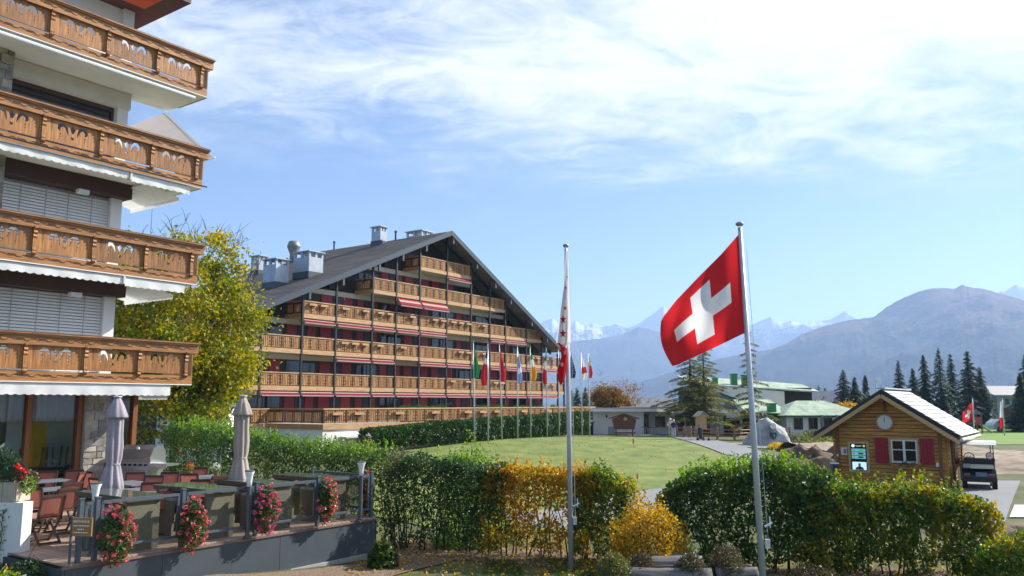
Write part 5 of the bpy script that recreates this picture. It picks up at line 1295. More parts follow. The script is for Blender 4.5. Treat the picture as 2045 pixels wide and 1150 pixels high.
    P_=np.stack([rg.uniform(wx0+.1,wx1,260),rg.uniform(-.38,-.12,260),wz0-.10+rg.normal(0,.07,260)],1); stuff(link('leaves',leaves('leaves',P_,.07,mat_dark),fb))
    P_=np.stack([rg.choice([wx0+.55,wx0+.85],40)+rg.normal(0,.04,40),rg.uniform(-.36,-.25,40),wz0-.0+rg.normal(0,.035,40)],1); stuff(link('blossoms',leaves('blossoms',P_,.05,mat_redpet),fb))
    # clock
    ccx,ccz=cx-.03,2.62; ck=MB().tube([(ccx,-.08,ccz),(ccx,-.17,ccz)],.335,36).build('clock',M('copper_rim',(.45,.23,.15),.4,.1,metal=.4),T)
    MB().tube([(ccx,-.171,ccz),(ccx,-.178,ccz)],.275,36).build('dial',M('clock_dial',(.72,.70,.64),.5,.03),ck)
    for i in range(12):
        a=i*PI/6; c=Vector((ccx+.225*math.sin(a),-.181,ccz+.225*math.cos(a))); dd=Vector((math.sin(a),0,math.cos(a)))*.03; MB().bar(c-dd,c+dd,.005,.022,(0,1,0)).build('hour_mark',blackm,ck)
    MB().bar((ccx,-.183,ccz-.05),(ccx,-.183,ccz+.22),.005,.018,(0,1,0)).build('minute_hand',blackm,ck)
    MB().bar((ccx,-.188,ccz),(ccx-.03,-.188,ccz+.14),.005,.024,(0,1,0)).build('hour_hand',blackm,ck)
    # information screen
    sx0,sx1,sz0,sz1=-3.57,-2.93,.62,1.72
    sc_=MB().box(sx0-.09,sx1+.09,-.12,-.078,sz1,sz1+.09).box(sx0-.09,sx1+.09,-.12,-.078,sz0-.09,sz0).box(sx0-.09,sx0,-.12,-.078,sz0,sz1).box(sx1,sx1+.09,-.12,-.078,sz0,sz1).build('information_screen',palewood,T)
    MB().box(sx0,sx1,-.10,-.08,sz0,sz1).build('display',M('display_black',(.006,.006,.008),.15,.05,spec=.6),sc_)
    def em(nm,c,x0,x1,z0,z1,y=-.103): MB().box(x0,x1,y,-.1005,z0,z1).build(nm,c,sc_)
    eb=emis('screen_blue',(.35,.55,.75),.8); et=emis('screen_teal',(.08,.28,.36),.7); eg=emis('screen_green',(.03,.30,.03),.7); er=emis('screen_red',(.5,.03,.03),.6); ek=emis('screen_dark',(.05,.02,.02),.4)
    em('picture',eb,sx0+.05,sx1-.04,sz0+.03,sz0+.35)
    pm=M('portrait',(.06,.05,.045),.6); MB().prism([(sx0+.16,-.105,sz0+.035),(sx0+.50,-.105,sz0+.035),(sx0+.47,-.105,sz0+.12),(sx0+.38,-.105,sz0+.17),(sx0+.28,-.105,sz0+.17),(sx0+.19,-.105,sz0+.12)],(0,.002,0)).build('portrait_shoulders',pm,sc_)
    MB().prism([(sx0+.33+.05*math.cos(a),-.106,sz0+.225+.065*math.sin(a)) for a in np.linspace(0,2*PI,12)[:-1]],(0,.002,0)).build('portrait_head',M('portrait_face',(.35,.22,.16),.6),sc_)
    MB().prism([(sx0+.33+.053*math.cos(a),-.108,sz0+.255+.045*math.sin(a)) for a in np.linspace(0,PI,8)],(0,.002,0)).build('portrait_hair',pm,sc_)
    for r in range(3):
        z=sz1-.33-.145*r; em('row',et,sx0+.04,sx1-.05,z,z+.125,-.1022); em('row_text',[eg,er,er][r],sx0+.07,sx0+.17,z+.03,z+.09,-.1045); em('row_text',[eg,ek,ek][r],sx0+.30,sx0+.50,z+.03,z+.10,-.1045)
    MB().prism([(sx0+.11+.065*math.cos(a),-.104,sz1-.09+.065*math.sin(a)) for a in np.linspace(0,2*PI,16)[:-1]],(0,.003,0)).build('emblem',emis('emblem_white',(.6,.65,.7),.8),sc_)
    MB().prism([(sx0+.54+.05*math.cos(a),-.104,sz1-.09+.05*math.sin(a)) for a in np.linspace(0,2*PI,16)[:-1]],(0,.003,0)).build('emblem',emis('emblem_green',(.25,.40,.12),.7),sc_)
    em('title',emis('title_grey',(.4,.5,.55),.6),sx0+.20,sx0+.45,sz1-.09,sz1-.075); em('title',emis('title_grey',(.4,.5,.55),.6),sx0+.23,sx0+.42,sz1-.12,sz1-.108)
    nt_=MB().box(-3.96,-3.72,-.09,-.078,1.24,1.55).build('notice',M('notice_white',(.7,.7,.7),.5),T)
    for x0,c in ((-3.88,(.75,.6,.1)),(-3.83,(.06,.1,.4)),(-3.79,(.5,.05,.08))): MB().box(x0,x0+.04,-.093,-.091,1.3,1.5).build('notice_stripe',M('nstripe%d'%int(x0*-100),c,.5),nt_)
    MB().box(-4.12,-4.05,-.15,-.141,1.17,1.27).build('socket_box',whitemetal,T); MB().box(-.36,-.26,-.12,-.078,.9,1.06).build('socket_box',whitemetal,T)
    # side door and side window
    MB().box(.02,.10,.50,.56,0,2.0).box(.02,.10,1.42,1.48,0,2.0).box(.02,.10,.50,1.48,2.0,2.07).build('door_frame',palewood,T)
    dr=MB().box(-.02,.03,.56,1.42,.02,2.0).build('door',logwood_y,T); MB().box(.032,.04,.66,1.32,.95,1.9).build('pane',dglass,dr)
    MB().box(.08,.12,1.55,1.95,1.0,2.0).build('shutter',rs,T)
    pf=MB().box(.08,.55,1.4,2.2,.75,.93).build('side_flower_box',logwood_y,T)
    P_=np.stack([rg.uniform(.1,.6,260),rg.uniform(1.4,2.2,260),.98+rg.normal(0,.10,260)],1); stuff(link('leaves',leaves('leaves',P_,.08,mat_dark),pf))
    P_=np.stack([rg.uniform(.1,.65,110),rg.uniform(1.4,2.2,110),1.10+rg.normal(0,.10,110)],1); stuff(link('blossoms',leaves('blossoms',P_,.06,mat_redpet),pf))
    MB().box(-W_-.02,.06,-.02,D_+.02,-.3,.0).build('plinth',M('plinth',(.3,.3,.29)),T)
    fn=MB()
    for q in range(5): fn.box(.9,.95,-.1+.16*q,.04+.16*q,0,.75)
    MB().box(.35,.39,.1,.55,0,.9).build('side_board',palewood,T)
    return T
cabin()
q=Dp(1669,975,34.5); MB_=MB().box(-.11,.11,-.11,.11,0,.92).build('bollard_box',M('bin_green',(.02,.045,.045),.5),None)
MB_.location=(q.x,q.y,hz(q.x,q.y)); tag(MB_,'dark green service post with pale cap beside the cabin corner','bollard'); MB().box(-.14,.14,-.14,.14,.92,.97).build('cap',whitemetal,MB_)

# ------------------------------------------------------------------ golf cart
def cart():
    q=on(1958,978); 
    T=thing('golf_cart','dark blue golf cart with white roof parked beside the cabin','golf cart',q,RC+R(8))
    blue=M('cart_blue',(.010,.035,.065),.25,.15,2,spec=.6); seatm=M('cart_seat',(.02,.025,.035),.6); tan=M('cart_tan',(.62,.55,.42),.5)
    MB().prism([(-.58,-.05,.32),(-.60,-.02,.55),(-.60,.3,.78),(-.60,.85,.78),(-.60,.95,.45),(-.6,1.9,.45),(-.6,2.15,.85),(-.6,2.45,.70),(-.6,2.5,.30),(-.6,.4,.26)],(1.2,0,0)).build('body',blue,T)
    MB().box(-.56,.56,-.09,-.02,.34,.50).build('bumper',blackm,T)
    for sx in (-.42,.42): MB().box(sx-.10,sx+.10,-.085,-.055,.56,.63).build('tail_light',M('tail_lamp',(.6,.06,.03),.3),T)
    MB().box(-.12,.28,-.06,-.045,.52,.68).build('rear_plate',M('plate_grey',(.15,.2,.26),.4),T)
    for sx in (-.52,.52):
        for y in (.32,1.95):
            w_=MB().tube([(sx-.09,y,.23),(sx+.09,y,.23)],.23,18).build('wheel',M('tyre',(.02,.02,.02),.8),T); MB().tube([(sx-.095,y,.23),(sx+.095,y,.23)],.11,12).build('rim',steel,w_)
    MB().box(-.55,.55,.40,.86,.79,.92).build('seat',seatm,T)
    MB().prism([(-.55,.22,.84),(-.55,.36,.84),(-.50,.30,1.22),(-.50,.20,1.22)],(1.1,0,0)).build('backrest',seatm,T)
    MB().box(-.30,.52,.02,.16,.82,.92).box(-.28,.5,.05,.12,.92,.98).build('bag_bar',tan,T); MB().box(-.54,-.3,.0,.02,.84,1.0).build('notice_plate',M('plate_light',(.35,.38,.4),.4),T)
    for sx in (-.55,.55):
        MB().bar((sx,.18,.8),(sx*1.0,.22,1.76),.035,.035).build('roof_post',blackm,T); MB().bar((sx,2.05,.8),(sx*.95,1.75,1.76),.035,.035).build('roof_post',blackm,T)
    MB().prism([(-.68,-.12,1.76),(-.70,-.02,1.80),(-.66,.1,1.86),(-.62,1.8,1.86),(-.66,1.98,1.80),(-.66,2.0,1.76)],(1.34,0,0)).build('roof',M('cart_roof',(.72,.71,.68),.35,.04),T)
    MB().hexa([(-.56,2.0,.95),(.56,2.0,.95),(.56,2.01,.95),(-.56,2.01,.95),(-.54,1.78,1.74),(.54,1.78,1.74),(.54,1.79,1.74),(-.54,1.79,1.74)]).build('windscreen',glassmat('screen_glass',(.93,.95,.96),.2),T)
    ring=[(-.28+.19*math.cos(a),1.42+.06*math.sin(a),1.18+.18*math.sin(a)) for a in np.linspace(0,2*PI,25)]
    MB().tube(ring,.02,6,cap=False).bar((-.28,1.42,1.18),(-.28,1.75,.9),.04,.04).bar((-.46,1.42,1.18),(-.1,1.42,1.18),.03,.03).build('steering_wheel',blackm,T)
    s=MB().tube([(.42,.14,1.32),(.42,.125,1.32)],.15,28).build('speed_plate',M('sign_red',(.55,.02,.03),.4,.03),T)
    MB().tube([(.42,.1245,1.32),(.42,.121,1.32)],.108,28).build('sign_face',M('sign_white',(.75,.75,.74),.4,.02),s)
    text_mesh('number','25',.13,blackm,s,(.42,.118,1.32),(PI/2,0,0))
cart()

# ------------------------------------------------------------------ earth heaps
def mound(name,label,c,rx,ry,h,rot,seed,mat=soilm):
    n=36; b=MB()
    def f(u,v):
        x=(u*2-1);y=(v*2-1); r=math.hypot(x,y); e=max(0,1-r**1.6); X=x*rx;Y=y*ry
        z=e*h*(.75+.55*mn.fractal((X*.9+seed,Y*.9,seed),.8,2,4))+.10*e*mn.fractal((X*3+seed,Y*3,0),.7,2,4)
        xr=X*math.cos(rot)-Y*math.sin(rot); yr=X*math.sin(rot)+Y*math.cos(rot); return (xr,yr,max(z,0)+hz(c[0]+xr,c[1]+yr)-.04 if r<1 else hz(c[0]+xr,c[1]+yr)-.10)
    o=b.grid(f,n,n).build(name,mat,None,True,fix=False); o.location=(c[0],c[1],0); tag(o,label,'earth heap','brown earth heaps'); return o
q=on(1625,935); mound('earth_heap','broad heap of dug brown earth between the boulder and the cabin',(q.x,q.y),3.6,1.5,1.25,-.2,2)
q=on(1680,922); mound('earth_heap','small dark earth heap touching the cabin\'s left wall',(q.x,q.y),1.8,1.3,1.0,0,7)
q=on(1995,1062); mound('earth_heap','low dark earth ridge at the foot of the driveway',(q.x,q.y),2.0,.45,.34,.05,5)
q=on(2040,1075); mound('earth_heap','spread earth with clods beside the yellow green shrub',(q.x,q.y),1.6,.9,.22,.1,6)
# earth bank behind the cart
bankm=M('earth_bank',(.20,.14,.09),.95,.4,1.6,1.,st=(.35,1,2.2),c2=(.42,.34,.25),bscale=6,detail=9)
def bank():
    a=on(1880,952); b=on(2150,950)
    def f(u,v):
        x=a.x+(b.x-a.x)*u*1.6-2; y=40.+v*17; z=hz(x,y)+(.62+.12*mn.fractal((x*.4,y*.4,1),.8,2,4))*sstep(0,.16,v)*(1-sstep(.86,1,v))+.05*mn.noise((x*2.2,y*2.2,3))-.03
        return (x,y,float(z))
    o=MB().grid(f,70,50).build('earth_bank',bankm,None,True,fix=False); struct(o)
bank()

# ------------------------------------------------------------------ clubhouse and everything round it
grn=M('green_roof',(.24,.34,.22),.5,.25,1.4,.2,st=(1,.3,1),c2=(.44,.52,.38),fine=.2)
grn_d=M('green_chimney',(.03,.22,.07),.5,.12,3); grn_e=M('green_edge',(.02,.10,.075),.5,.1)
def clubhouse():
    Y=84.; z0=hz(18,84)
    T=thing('clubhouse','low white clubhouse with green metal roofs and dark windows beyond the lawn','building',(0,0,0))
    MB().box(8.2,13.3,Y,Y+9,z0-.4,2.35).build('front_block',white,T)
    MB().box(13.3,28.0,Y+2.2,Y+9,z0-.4,2.30).build('recessed_wall',white,T)
    MB().prism([(7.9,Y-1.0,2.36),(14.5,Y-1.0,2.36),(16.5,Y+.4,2.2),(28.0,Y+.4,2.2),(28,Y+9,2.2),(7.9,Y+9,2.36)],(0,0,.27)).build('flat_roof',white,T)
    MB().prism([(8.2,Y-.7,2.64),(14.3,Y-.7,2.64),(16.6,Y+.7,2.50),(27.5,Y+.7,2.50),(27.5,Y+9,2.50),(8.2,Y+9,2.64)],(0,0,.05)).build('roof_sheet',M('roof_felt',(.13,.13,.13),.6,.2),T)
    MB().box(11.5,16.,Y+3,Y+5,2.72,2.84).build('copper_flashing',M('bright_sheet',(.6,.5,.42),.35,.1,metal=.4),T)
    gv=M('grey_green_panel',(.28,.36,.34),.5); MB().box(9.7,10.4,Y-.05,Y-.003,z0,.85).build('vent_door',gv,T)
    def win(x0,x1,a,b,y,nm='window'):
        f=MB().box(x0-.06,x1+.06,y-.05,y-.003,a-.06,a).box(x0-.06,x1+.06,y-.05,y-.003,b,b+.06).box(x0-.06,x0,y-.05,y-.003,a,b).box(x1,x1+.06,y-.05,y-.003,a,b).box((x0+x1)/2-.03,(x0+x1)/2+.03,y-.045,y-.003,a,b).build(nm,M('brown_frame2',(.14,.055,.02),.5),T)
        MB().box(x0,x1,y-.03,y-.005,a,b).build('pane',dglass,f)
    yr=Y+2.2
    win(13.5,14.1,z0,2.0,yr,'door'); win(14.9,15.8,.85,1.8,yr); win(17.0,17.8,.3,1.85,yr); win(18.1,18.9,.95,1.75,yr); win(19.3,20.4,z0,1.9,yr,'door'); win(22.0,23.0,z0,1.9,yr,'door'); win(23.6,24.6,z0,1.9,yr,'door'); win(25.0,27.4,.5,1.9,yr)
    for x in (16.4,21.3,23.3): MB().box(x-.13,x+.13,Y+.6,Y+.85,z0-.2,2.2).build('column',white,T)
    MB().box(21.5,26.0,Y-.6,Y+.5,2.0,2.12).prism([(21.5,Y-.6,2.0),(26,Y-.6,2.0),(26,Y-.65,1.75),(21.5,Y-.65,1.75)],(0,.02,0)).build('awning',clothmat('club_canvas',(.72,.70,.64),.3),T)
    wl=MB().lathe([(.05,0),(.09,.1),(.07,.28),(.02,.3)],(9.55,Y-.12,1.75),8).build('wall_lamp',blackm,T)
    sh=MB().prism([(16.55+.12*math.cos(a),yr-.06,1.45+.22*math.sin(a)) for a in np.linspace(0,2*PI,9)[:-1]],(0,.05,0)).build('wall_shield',chaletwood,T)
    fr_=MB().bar((12.9,Y-.5,1.0-.2),(16.2,Y-.4,.75),.07,.06).build('ramp_rail',M('ramp_rail',(.35,.12,.05),.5),T)
    for i in range(22): x=12.95+i*.15; MB().box(x-.012,x+.012,Y-.51,Y-.48,z0-.05,.8-.012*i*.15*6).build('rail_bar',whitemetal,fr_)
    # upper storey with the big green roof
    MB().box(20.5,33.5,Y+8.5,Y+18,2.4,4.9).build('upper_storey',darkwood,T); MB().prism([(20.4,Y+8.4,2.5),(26,Y+8.4,2.5),(26,Y+8.4,3.6),(20.4,Y+8.4,5.6)],(0,-.05,0)).build('gable_wall',white,T)
    MB().hexa([(19.6,Y+7.2,5.2),(33.9,Y+7.2,4.35),(34.2,Y+14,5.3),(19.6,Y+14,6.35),(19.6,Y+7.2,5.35),(33.9,Y+7.2,4.5),(34.2,Y+14,5.45),(19.6,Y+14,6.5)]).build('green_roof',grn,T)
    MB().bar((19.5,Y+7.1,5.5),(26.6,Y+6.2,2.75),.1,.28).build('verge_board',grn_e,T)
    MB().hexa([(19.6,Y+7.15,5.2),(26.4,Y+6.2,2.6),(30,Y+7.2,2.7),(30,Y+7.2,4.4),(19.6,Y+7.2,5.34),(26.4,Y+6.3,2.72),(30,Y+7.3,2.8),(30,Y+7.3,4.5)]).build('lower_gable_wall',cream,T)
    for u,v0,v1,w_ in [(1466,748,772,.30),(1488,750,772,.30),(1428,756,768,.25),(1541,807,818,.35)]:
        a=Dp(u,v1,Y+9);b=Dp(u,v0,Y+9)
        if v0>800: a=Dp(u,v1,Y-2);b=Dp(u,v0,Y-2)
        MB().box(a.x-w_,a.x+w_,a.y-.4,a.y+.4,a.z-1.2,b.z).box(a.x-w_-.06,a.x+w_+.06,a.y-.46,a.y+.46,b.z,b.z+.1).build('chimney',grn_d,T)
    # pavilion
    x0,x1,ya=26.4,34.0,80.; zb=hz(30,80)
    MB().box(x0,x1,ya,ya+7,zb-.3,2.0).build('pavilion_wall',white,T)
    c=[(x0-.6,ya-.6,2.02),(x1+.6,ya-.6,2.02),(x1+.6,ya+7.6,2.02),(x0-.6,ya+7.6,2.02),(x0+2.2,ya+3.5,3.45),(x1-2.6,ya+3.5,3.45)]
    b=MB(); b.add(c,[(0,1,5,4),(1,2,5),(2,3,4,5),(3,0,4),(3,2,1,0)]); b.build('pavilion_roof',grn,T)
    MB().box(x0-.62,x1+.62,ya-.66,ya-.6,1.88,2.05).build('eaves_edge',grn_e,T)
    for i in range(5):
        xx=x0+.75+i*1.42; win(xx,xx+.75,.75,1.75,ya)
        if i in (1,2,3): MB().lathe([(.14,0),(.17,.5),(.13,1.2),(.10,1.35)],(xx+.95,ya-.8,.75),8).build('closed_parasol',M('parasol_grey',(.16,.16,.17),.8),T)
    MB().box(x0+2.3,x1+2.0,ya-2.6,ya-2.3,zb-.3,.62).build('terrace_parapet',M('parapet',(.42,.33,.27),.85,.15,2),T); MB().box(x0+2.2,x1+2.1,ya-2.68,ya-2.2,.62,.70).build('parapet_cap',palewood,T)
    # hipped link roof
    MB().hexa([(23.,Y-2.6,2.25),(27,Y-3.2,2.15),(27,Y+.4,2.4),(23,Y+.4,2.4),(23.,Y-2.6,2.32),(27,Y-3.2,2.22),(28,Y+6,3.6),(24,Y+6,3.6)]).build('link_roof',grn,T)
clubhouse()
def potplant(u,v,lb,m,r=.35):
    q=on(u,v); T=thing('potted_plant',lb,'plant',q,0,'potted plants on the clubhouse terrace'); MB().lathe([(.18,0),(.26,.35),(.27,.38)],seg=12).build('pot',M('terracotta_pot',(.28,.12,.07),.8),T)
    rg=np.random.default_rng(int(u)); P_=ball_leaves((0,0,.38+r*.7),r,260,rg,.9); stuff(link('foliage',leaves('foliage',P_,.14,m),T))
potplant(1420,865,'round green potted bush left of the clubhouse doors',mat_fresh); potplant(1459,866,'yellow green potted bush near the red dressed visitor',mat_fresh); potplant(1494,866,'pink brown potted bush beside the big flagpole foot',mat_pink,.4); potplant(1512,868,'coral flowering pot at the boulder\'s edge',mat_pink,.4); potplant(1468,868,'pale flowering pot behind the rail fence',mat_coralw,.35)
def infoboard():
    q=Dp(1247,866,79.5); q.z=hz(q.x,q.y); T=thing('information_board','brown wooden information board with little gabled roof and round crest','notice board',q,R(-10))
    bw=wood('board_brown',(.20,.075,.03),0,.3,.55,.1)
    for sx in (-.78,.78): MB().box(sx-.06,sx+.06,-.06,.06,-.1,1.0).build('post',bw,T)
    MB().prism([(-.95,-.05,.62),(.95,-.05,.62),(1.12,-.05,1.35),(1.15,-.05,1.62),(0,-.05,2.05),(-1.15,-.05,1.62),(-1.12,-.05,1.35)],(0,.10,0)).build('board',bw,T)
    for i in range(4): MB().box(-.93,.93,-.062,-.051,.70+.2*i,.715+.2*i).build('board_joint',darkwood,T)
    for sg in (-1,1): MB().hexa([(0,-.30,2.05),(sg*1.45,-.30,1.62),(sg*1.45,.45,1.62),(0,.45,2.05),(0,-.30,2.12),(sg*1.45,-.30,1.69),(sg*1.45,.45,1.69),(0,.45,2.12)]).build('roof',M('board_roof',(.26,.25,.25),.6,.2),T)
    MB().bar((-1.45,-.32,1.64),(0,-.32,2.08),.05,.12).bar((0,-.32,2.08),(1.45,-.32,1.64),.05,.12).build('barge_board',bw,T)
    MB().tube([(.12,-.052,1.6),(.12,-.08,1.6)],.19,20).build('crest',M('crest_gold',(.45,.36,.12),.5),T); MB().tube([(.12,-.081,1.6),(.12,-.09,1.6)],.11,16).build('crest_face',M('crest_white',(.6,.55,.5),.5),T)
    MB().box(-.95,1.05,-.14,.02,.22,.36).build('flower_trough',bw,T)
infoboard()
def shrine():
    q=on(1401,876); T=thing('shrine_box','pale wooden box with shingled gable roof on a post before the larches','shrine box',q,R(20)); 
    MB().box(-.09,.09,-.09,.09,-.1,.85).build('post',palewood,T); 
    b=MB()
    for i in range(5): b.box(-.36+i*.146,-.36+i*.146+.142,-.32,.32,.85,2.0)
    b.build('box',palewood,T); MB().prism([(-.36,-.32,2.0),(.364,-.32,2.0),(0,-.32,2.3)],(0,.64,0)).build('gable',palewood,T)
    for sg in (-1,1): MB().hexa([(0,-.45,2.33),(sg*.55,-.45,1.9),(sg*.55,.45,1.9),(0,.45,2.33),(0,-.45,2.40),(sg*.55,-.45,1.97),(sg*.55,.45,1.97),(0,.45,2.40)]).build('roof',M('shrine_roof',(.45,.40,.34),.7,.2),T)
shrine()
fwd=wood('fence_wood',(.34,.20,.10),0,.3,.65,.12)
def fence():
    pts=[(1352,873),(1366,873.5),(1380,874),(1399,875),(1433,877.5),(1467,879),(1500,877),(1536,874),(1578,874)]
    qs=[on(u,v) for u,v in pts]; T=thing('rail_fence','brown wooden rail fence with stout round posts beside the path','fence',qs[0],0); o=qs[0]
    for q in qs: MB().lathe([(.11,-.1),(.11,.95),(.08,1.02),(.0,1.04)],tuple(q-o),10).build('post',fwd,T)
    for a,b in zip(qs,qs[1:]):
        for z in (.28,.55,.82): MB().tube([a-o+Vector((0,-.06,z)),b-o+Vector((0,-.06,z))],.05,7).build('rail',fwd,T)
fence()
# boulder
def boulder():
    q=on(1533,890); T=thing('boulder','big pale grey boulder with round clock and dark shield','boulder',q,0)
    import bmesh
    bm=bmesh.new(); bmesh.ops.create_icosphere(bm,subdivisions=5,radius=1)
    pl=[((-.8,-.25,.55),1.0),((.55,-.3,.75),1.2),((.95,-.1,.15),1.28),((-.95,-.2,.05),1.22),((0,-1,.12),.62),((-.35,-.9,.45),.78),((.35,-.9,.3),.86),((0,1,.1),.7),((-.2,0,1),1.62),((.5,.1,.9),1.5),((-.5,.1,.85),1.38),((.2,-.5,.9),1.35),((0,0,-1),.15)]
    pl=[(Vector(a_).normalized(),b_) for a_,b_ in pl]
    for v in bm.verts:
        p=v.co.normalized(); p=Vector((p.x,p.y*.9,p.z*1.25)).normalized()
        ds=sorted(b_/max(.05,p.dot(a_)) for a_,b_ in pl if p.dot(a_)>.05); r=ds[0]
        if len(ds)>1: r=r-.10*math.exp(-(ds[1]-ds[0])*9)
        n=mn.fractal((p.x*2.2+3,p.y*2.2,p.z*2.2),.8,2.1,5)*.09
        v.co=p*(r*(1+n)); v.co.x*=1.28; v.co.z*=1.28
    me=bpy.data.meshes.new('rock'); bm.to_mesh(me); bm.free()
    me.materials.append(M('granite',(.30,.31,.31),.85,.3,1.1,.6,c2=(.50,.51,.50),bscale=9,detail=9)); me.polygons.foreach_set('use_smooth',[True]*len(me.polygons)); link('rock',me,T)
    c=MB().tube([(.18,-.42,1.42),(.18,-.86,1.42)],.22,24).build('clock',M('clock_case',(.3,.33,.33),.4),T); MB().tube([(.18,-.861,1.42),(.18,-.87,1.42)],.185,24).build('dial',M('clock_dial',(.72,.70,.64)),c); MB().bar((.18,-.875,1.40),(.18,-.875,1.56),.005,.03,(0,1,0)).bar((.18,-.875,1.42),(.13,-.875,1.49),.004,.03,(0,1,0)).build('hands',blackm,c)
    s=MB().prism([(.05,-.55,.98),(.40,-.55,.98),(.42,-.55,.78),(.36,-.55,.60),(.23,-.55,.46),(.10,-.55,.60),(.03,-.55,.78)],(0,-.35,0)).build('shield',M('shield_dark',(.03,.055,.06),.4),T); MB().prism([(.20,-.902,.85),(.26,-.902,.85),(.28,-.902,.72),(.23,-.902,.64),(.18,-.902,.72)],(0,-.01,0)).build('shield_emblem',M('emblem_pale',(.3,.35,.35),.5),s)
boulder()
# flower beds by the boulder
for i,(u,v,r,h,m,lb) in enumerate([(1553,897,.7,.45,mat_yelpet,'low patch of yellow flowers at the boulder foot'),(1578,889,.7,.9,mat_heath,'dark purple brown shrub right of the boulder'),(1605,884,1.3,.9,mat_larch,'pale green grassy mound behind the flower bed'),(1620,880,.8,1.0,mat_green,'small green shrub in the bed between fence and earth heap'),(1650,880,.9,1.1,mat_green,'rounded green shrub near the cabin eave'),(1640,888,1.3,.6,mat_mix,'low autumn coloured planting before the parapet'),(1595,893,.8,.4,mat_green,'low dark green ground plant above the dug earth')]):
    q=on(u,v); shrub('bed_plant',lb,q,r,h,900,.13,m,140+i,cat='plant',group='planting around the boulder',nst=3)
# people
def person(q,rz,label,h,shirt,trous,hair,pose=0,cap=None):
    T=thing('person',label,'person',q,rz); k=h/1.75
    J={'pel':(0,0,.95),'sp':(0,.01,1.15),'ch':(0,.0,1.36),'nk':(0,.0,1.50),'hd':(0,-.02,1.60),'tp':(0,-.02,1.70),
       'hl':(.10,0,.90),'kl':(.11,-.02,.50),'al':(.11,.02,.08),'tl':(.12,-.14,.04),'hr':(-.10,0,.90),'kr':(-.11,-.02,.50),'ar':(-.11,.02,.08),'tr':(-.12,-.14,.04),
       'sl':(.19,0,1.42),'sr':(-.19,0,1.42)}
    if pose==0: J.update(el=(.26,-.05,1.14),wl=(.20,-.24,1.02),fl=(.19,-.31,1.00),er=(-.25,.05,1.14),wr=(-.24,-.06,.90),fr=(-.24,-.09,.82))
    elif pose==1: J.update(el=(.27,-.10,1.16),wl=(.08,-.25,1.15),fl=(.02,-.27,1.16),er=(-.26,-.08,1.15),wr=(-.08,-.24,1.12),fr=(-.02,-.26,1.13))
    else: J.update(el=(.25,.03,1.13),wl=(.24,-.08,.89),fl=(.24,-.1,.81),er=(-.25,.03,1.13),wr=(-.24,-.08,.89),fr=(-.24,-.1,.81))
    rad={'pel':.135,'sp':.125,'ch':.145,'nk':.055,'hd':.095,'tp':.085,'hl':.10,'kl':.068,'al':.048,'tl':.04,'hr':.10,'kr':.068,'ar':.048,'tr':.04,'sl':.07,'sr':.07,'el':.046,'wl':.034,'fl':.03,'er':.046,'wr':.034,'fr':.03}
    E_=[('pel','sp'),('sp','ch'),('ch','nk'),('nk','hd'),('hd','tp'),('pel','hl'),('hl','kl'),('kl','al'),('al','tl'),('pel','hr'),('hr','kr'),('kr','ar'),('ar','tr'),('ch','sl'),('sl','el'),('el','wl'),('wl','fl'),('ch','sr'),('sr','er'),('er','wr'),('wr','fr')]
    nm=list(J); me=bpy.data.meshes.new('body'); me.from_pydata([tuple(c*k for c in J[n]) for n in nm],[(nm.index(a),nm.index(b)) for a,b in E_],[])
    o=bpy.data.objects.new('body',me); col.objects.link(o); md=o.modifiers.new('s','SKIN'); o.modifiers.new('d','SUBSURF').levels=2
    for i,n in enumerate(nm): r=rad[n]*k; me.skin_vertices[0].data[i].radius=(r,r*.85 if n in('pel','sp','ch') else r)
    me.skin_vertices[0].data[nm.index('pel')].use_root=True
    dg=bpy.context.evaluated_depsgraph_get(); m2=bpy.data.meshes.new_from_object(o.evaluated_get(dg)); bpy.data.objects.remove(o)
    skin=M('skin',(.50,.30,.22),.6,.05); m2.materials.clear(); ms=[skin,M('cloth_%s'%str(shirt),shirt,.8,.1),M('cloth_%s'%str(trous),trous,.8,.1),M('shoe',(.05,.045,.04),.6),M('hair_%s'%str(hair),hair,.8,.15)]
    for x in ms: m2.materials.append(x)
    for p in m2.polygons:
        c=p.center/k
        if c.z<.10: i=3
        elif c.z<.97 and abs(c.x)<.20: i=2
        elif c.z<1.47 and not(abs(c.x)>.2 and c.z<.93): i=1
        elif c.z>1.645 or (c.z>1.52 and c.y>.02): i=4
        else: i=0
        if pose==1 and c.y<-.235 and c.z<1.3: i=0
        p.material_index=i; p.use_smooth=True
    link('body',m2,T)
    MB().lathe([(.10,1.56),(.115,1.62),(.108,1.70),(.07,1.755),(.0,1.77)],(0,.015,0),14).build('hat' if cap else 'hair',M('cap_white',(.75,.75,.72),.8) if cap else ms[4],T,True).scale=(k,k,k)
    MB().tube([(0,-.125*k,1.60*k),(0,-.145*k,1.585*k)],.016*k,5).build('nose',skin,T)
    return T
q=on(1339,874.5); person(q,R(200),'standing person in pale shirt, beige trousers and white hat beside the path',1.72,(.62,.58,.56),(.42,.34,.27),(.6,.58,.55),1,True)
q=on(1346,874.8); person(q,R(150),'standing person in navy jacket and pale blue jeans facing their companion',1.62,(.02,.03,.075),(.38,.47,.60),(.62,.58,.5),0)
q=on(1474,868); person(q,R(170),'person in dark red standing on the clubhouse terrace',1.66,(.20,.015,.03),(.03,.03,.04),(.05,.035,.03),2)
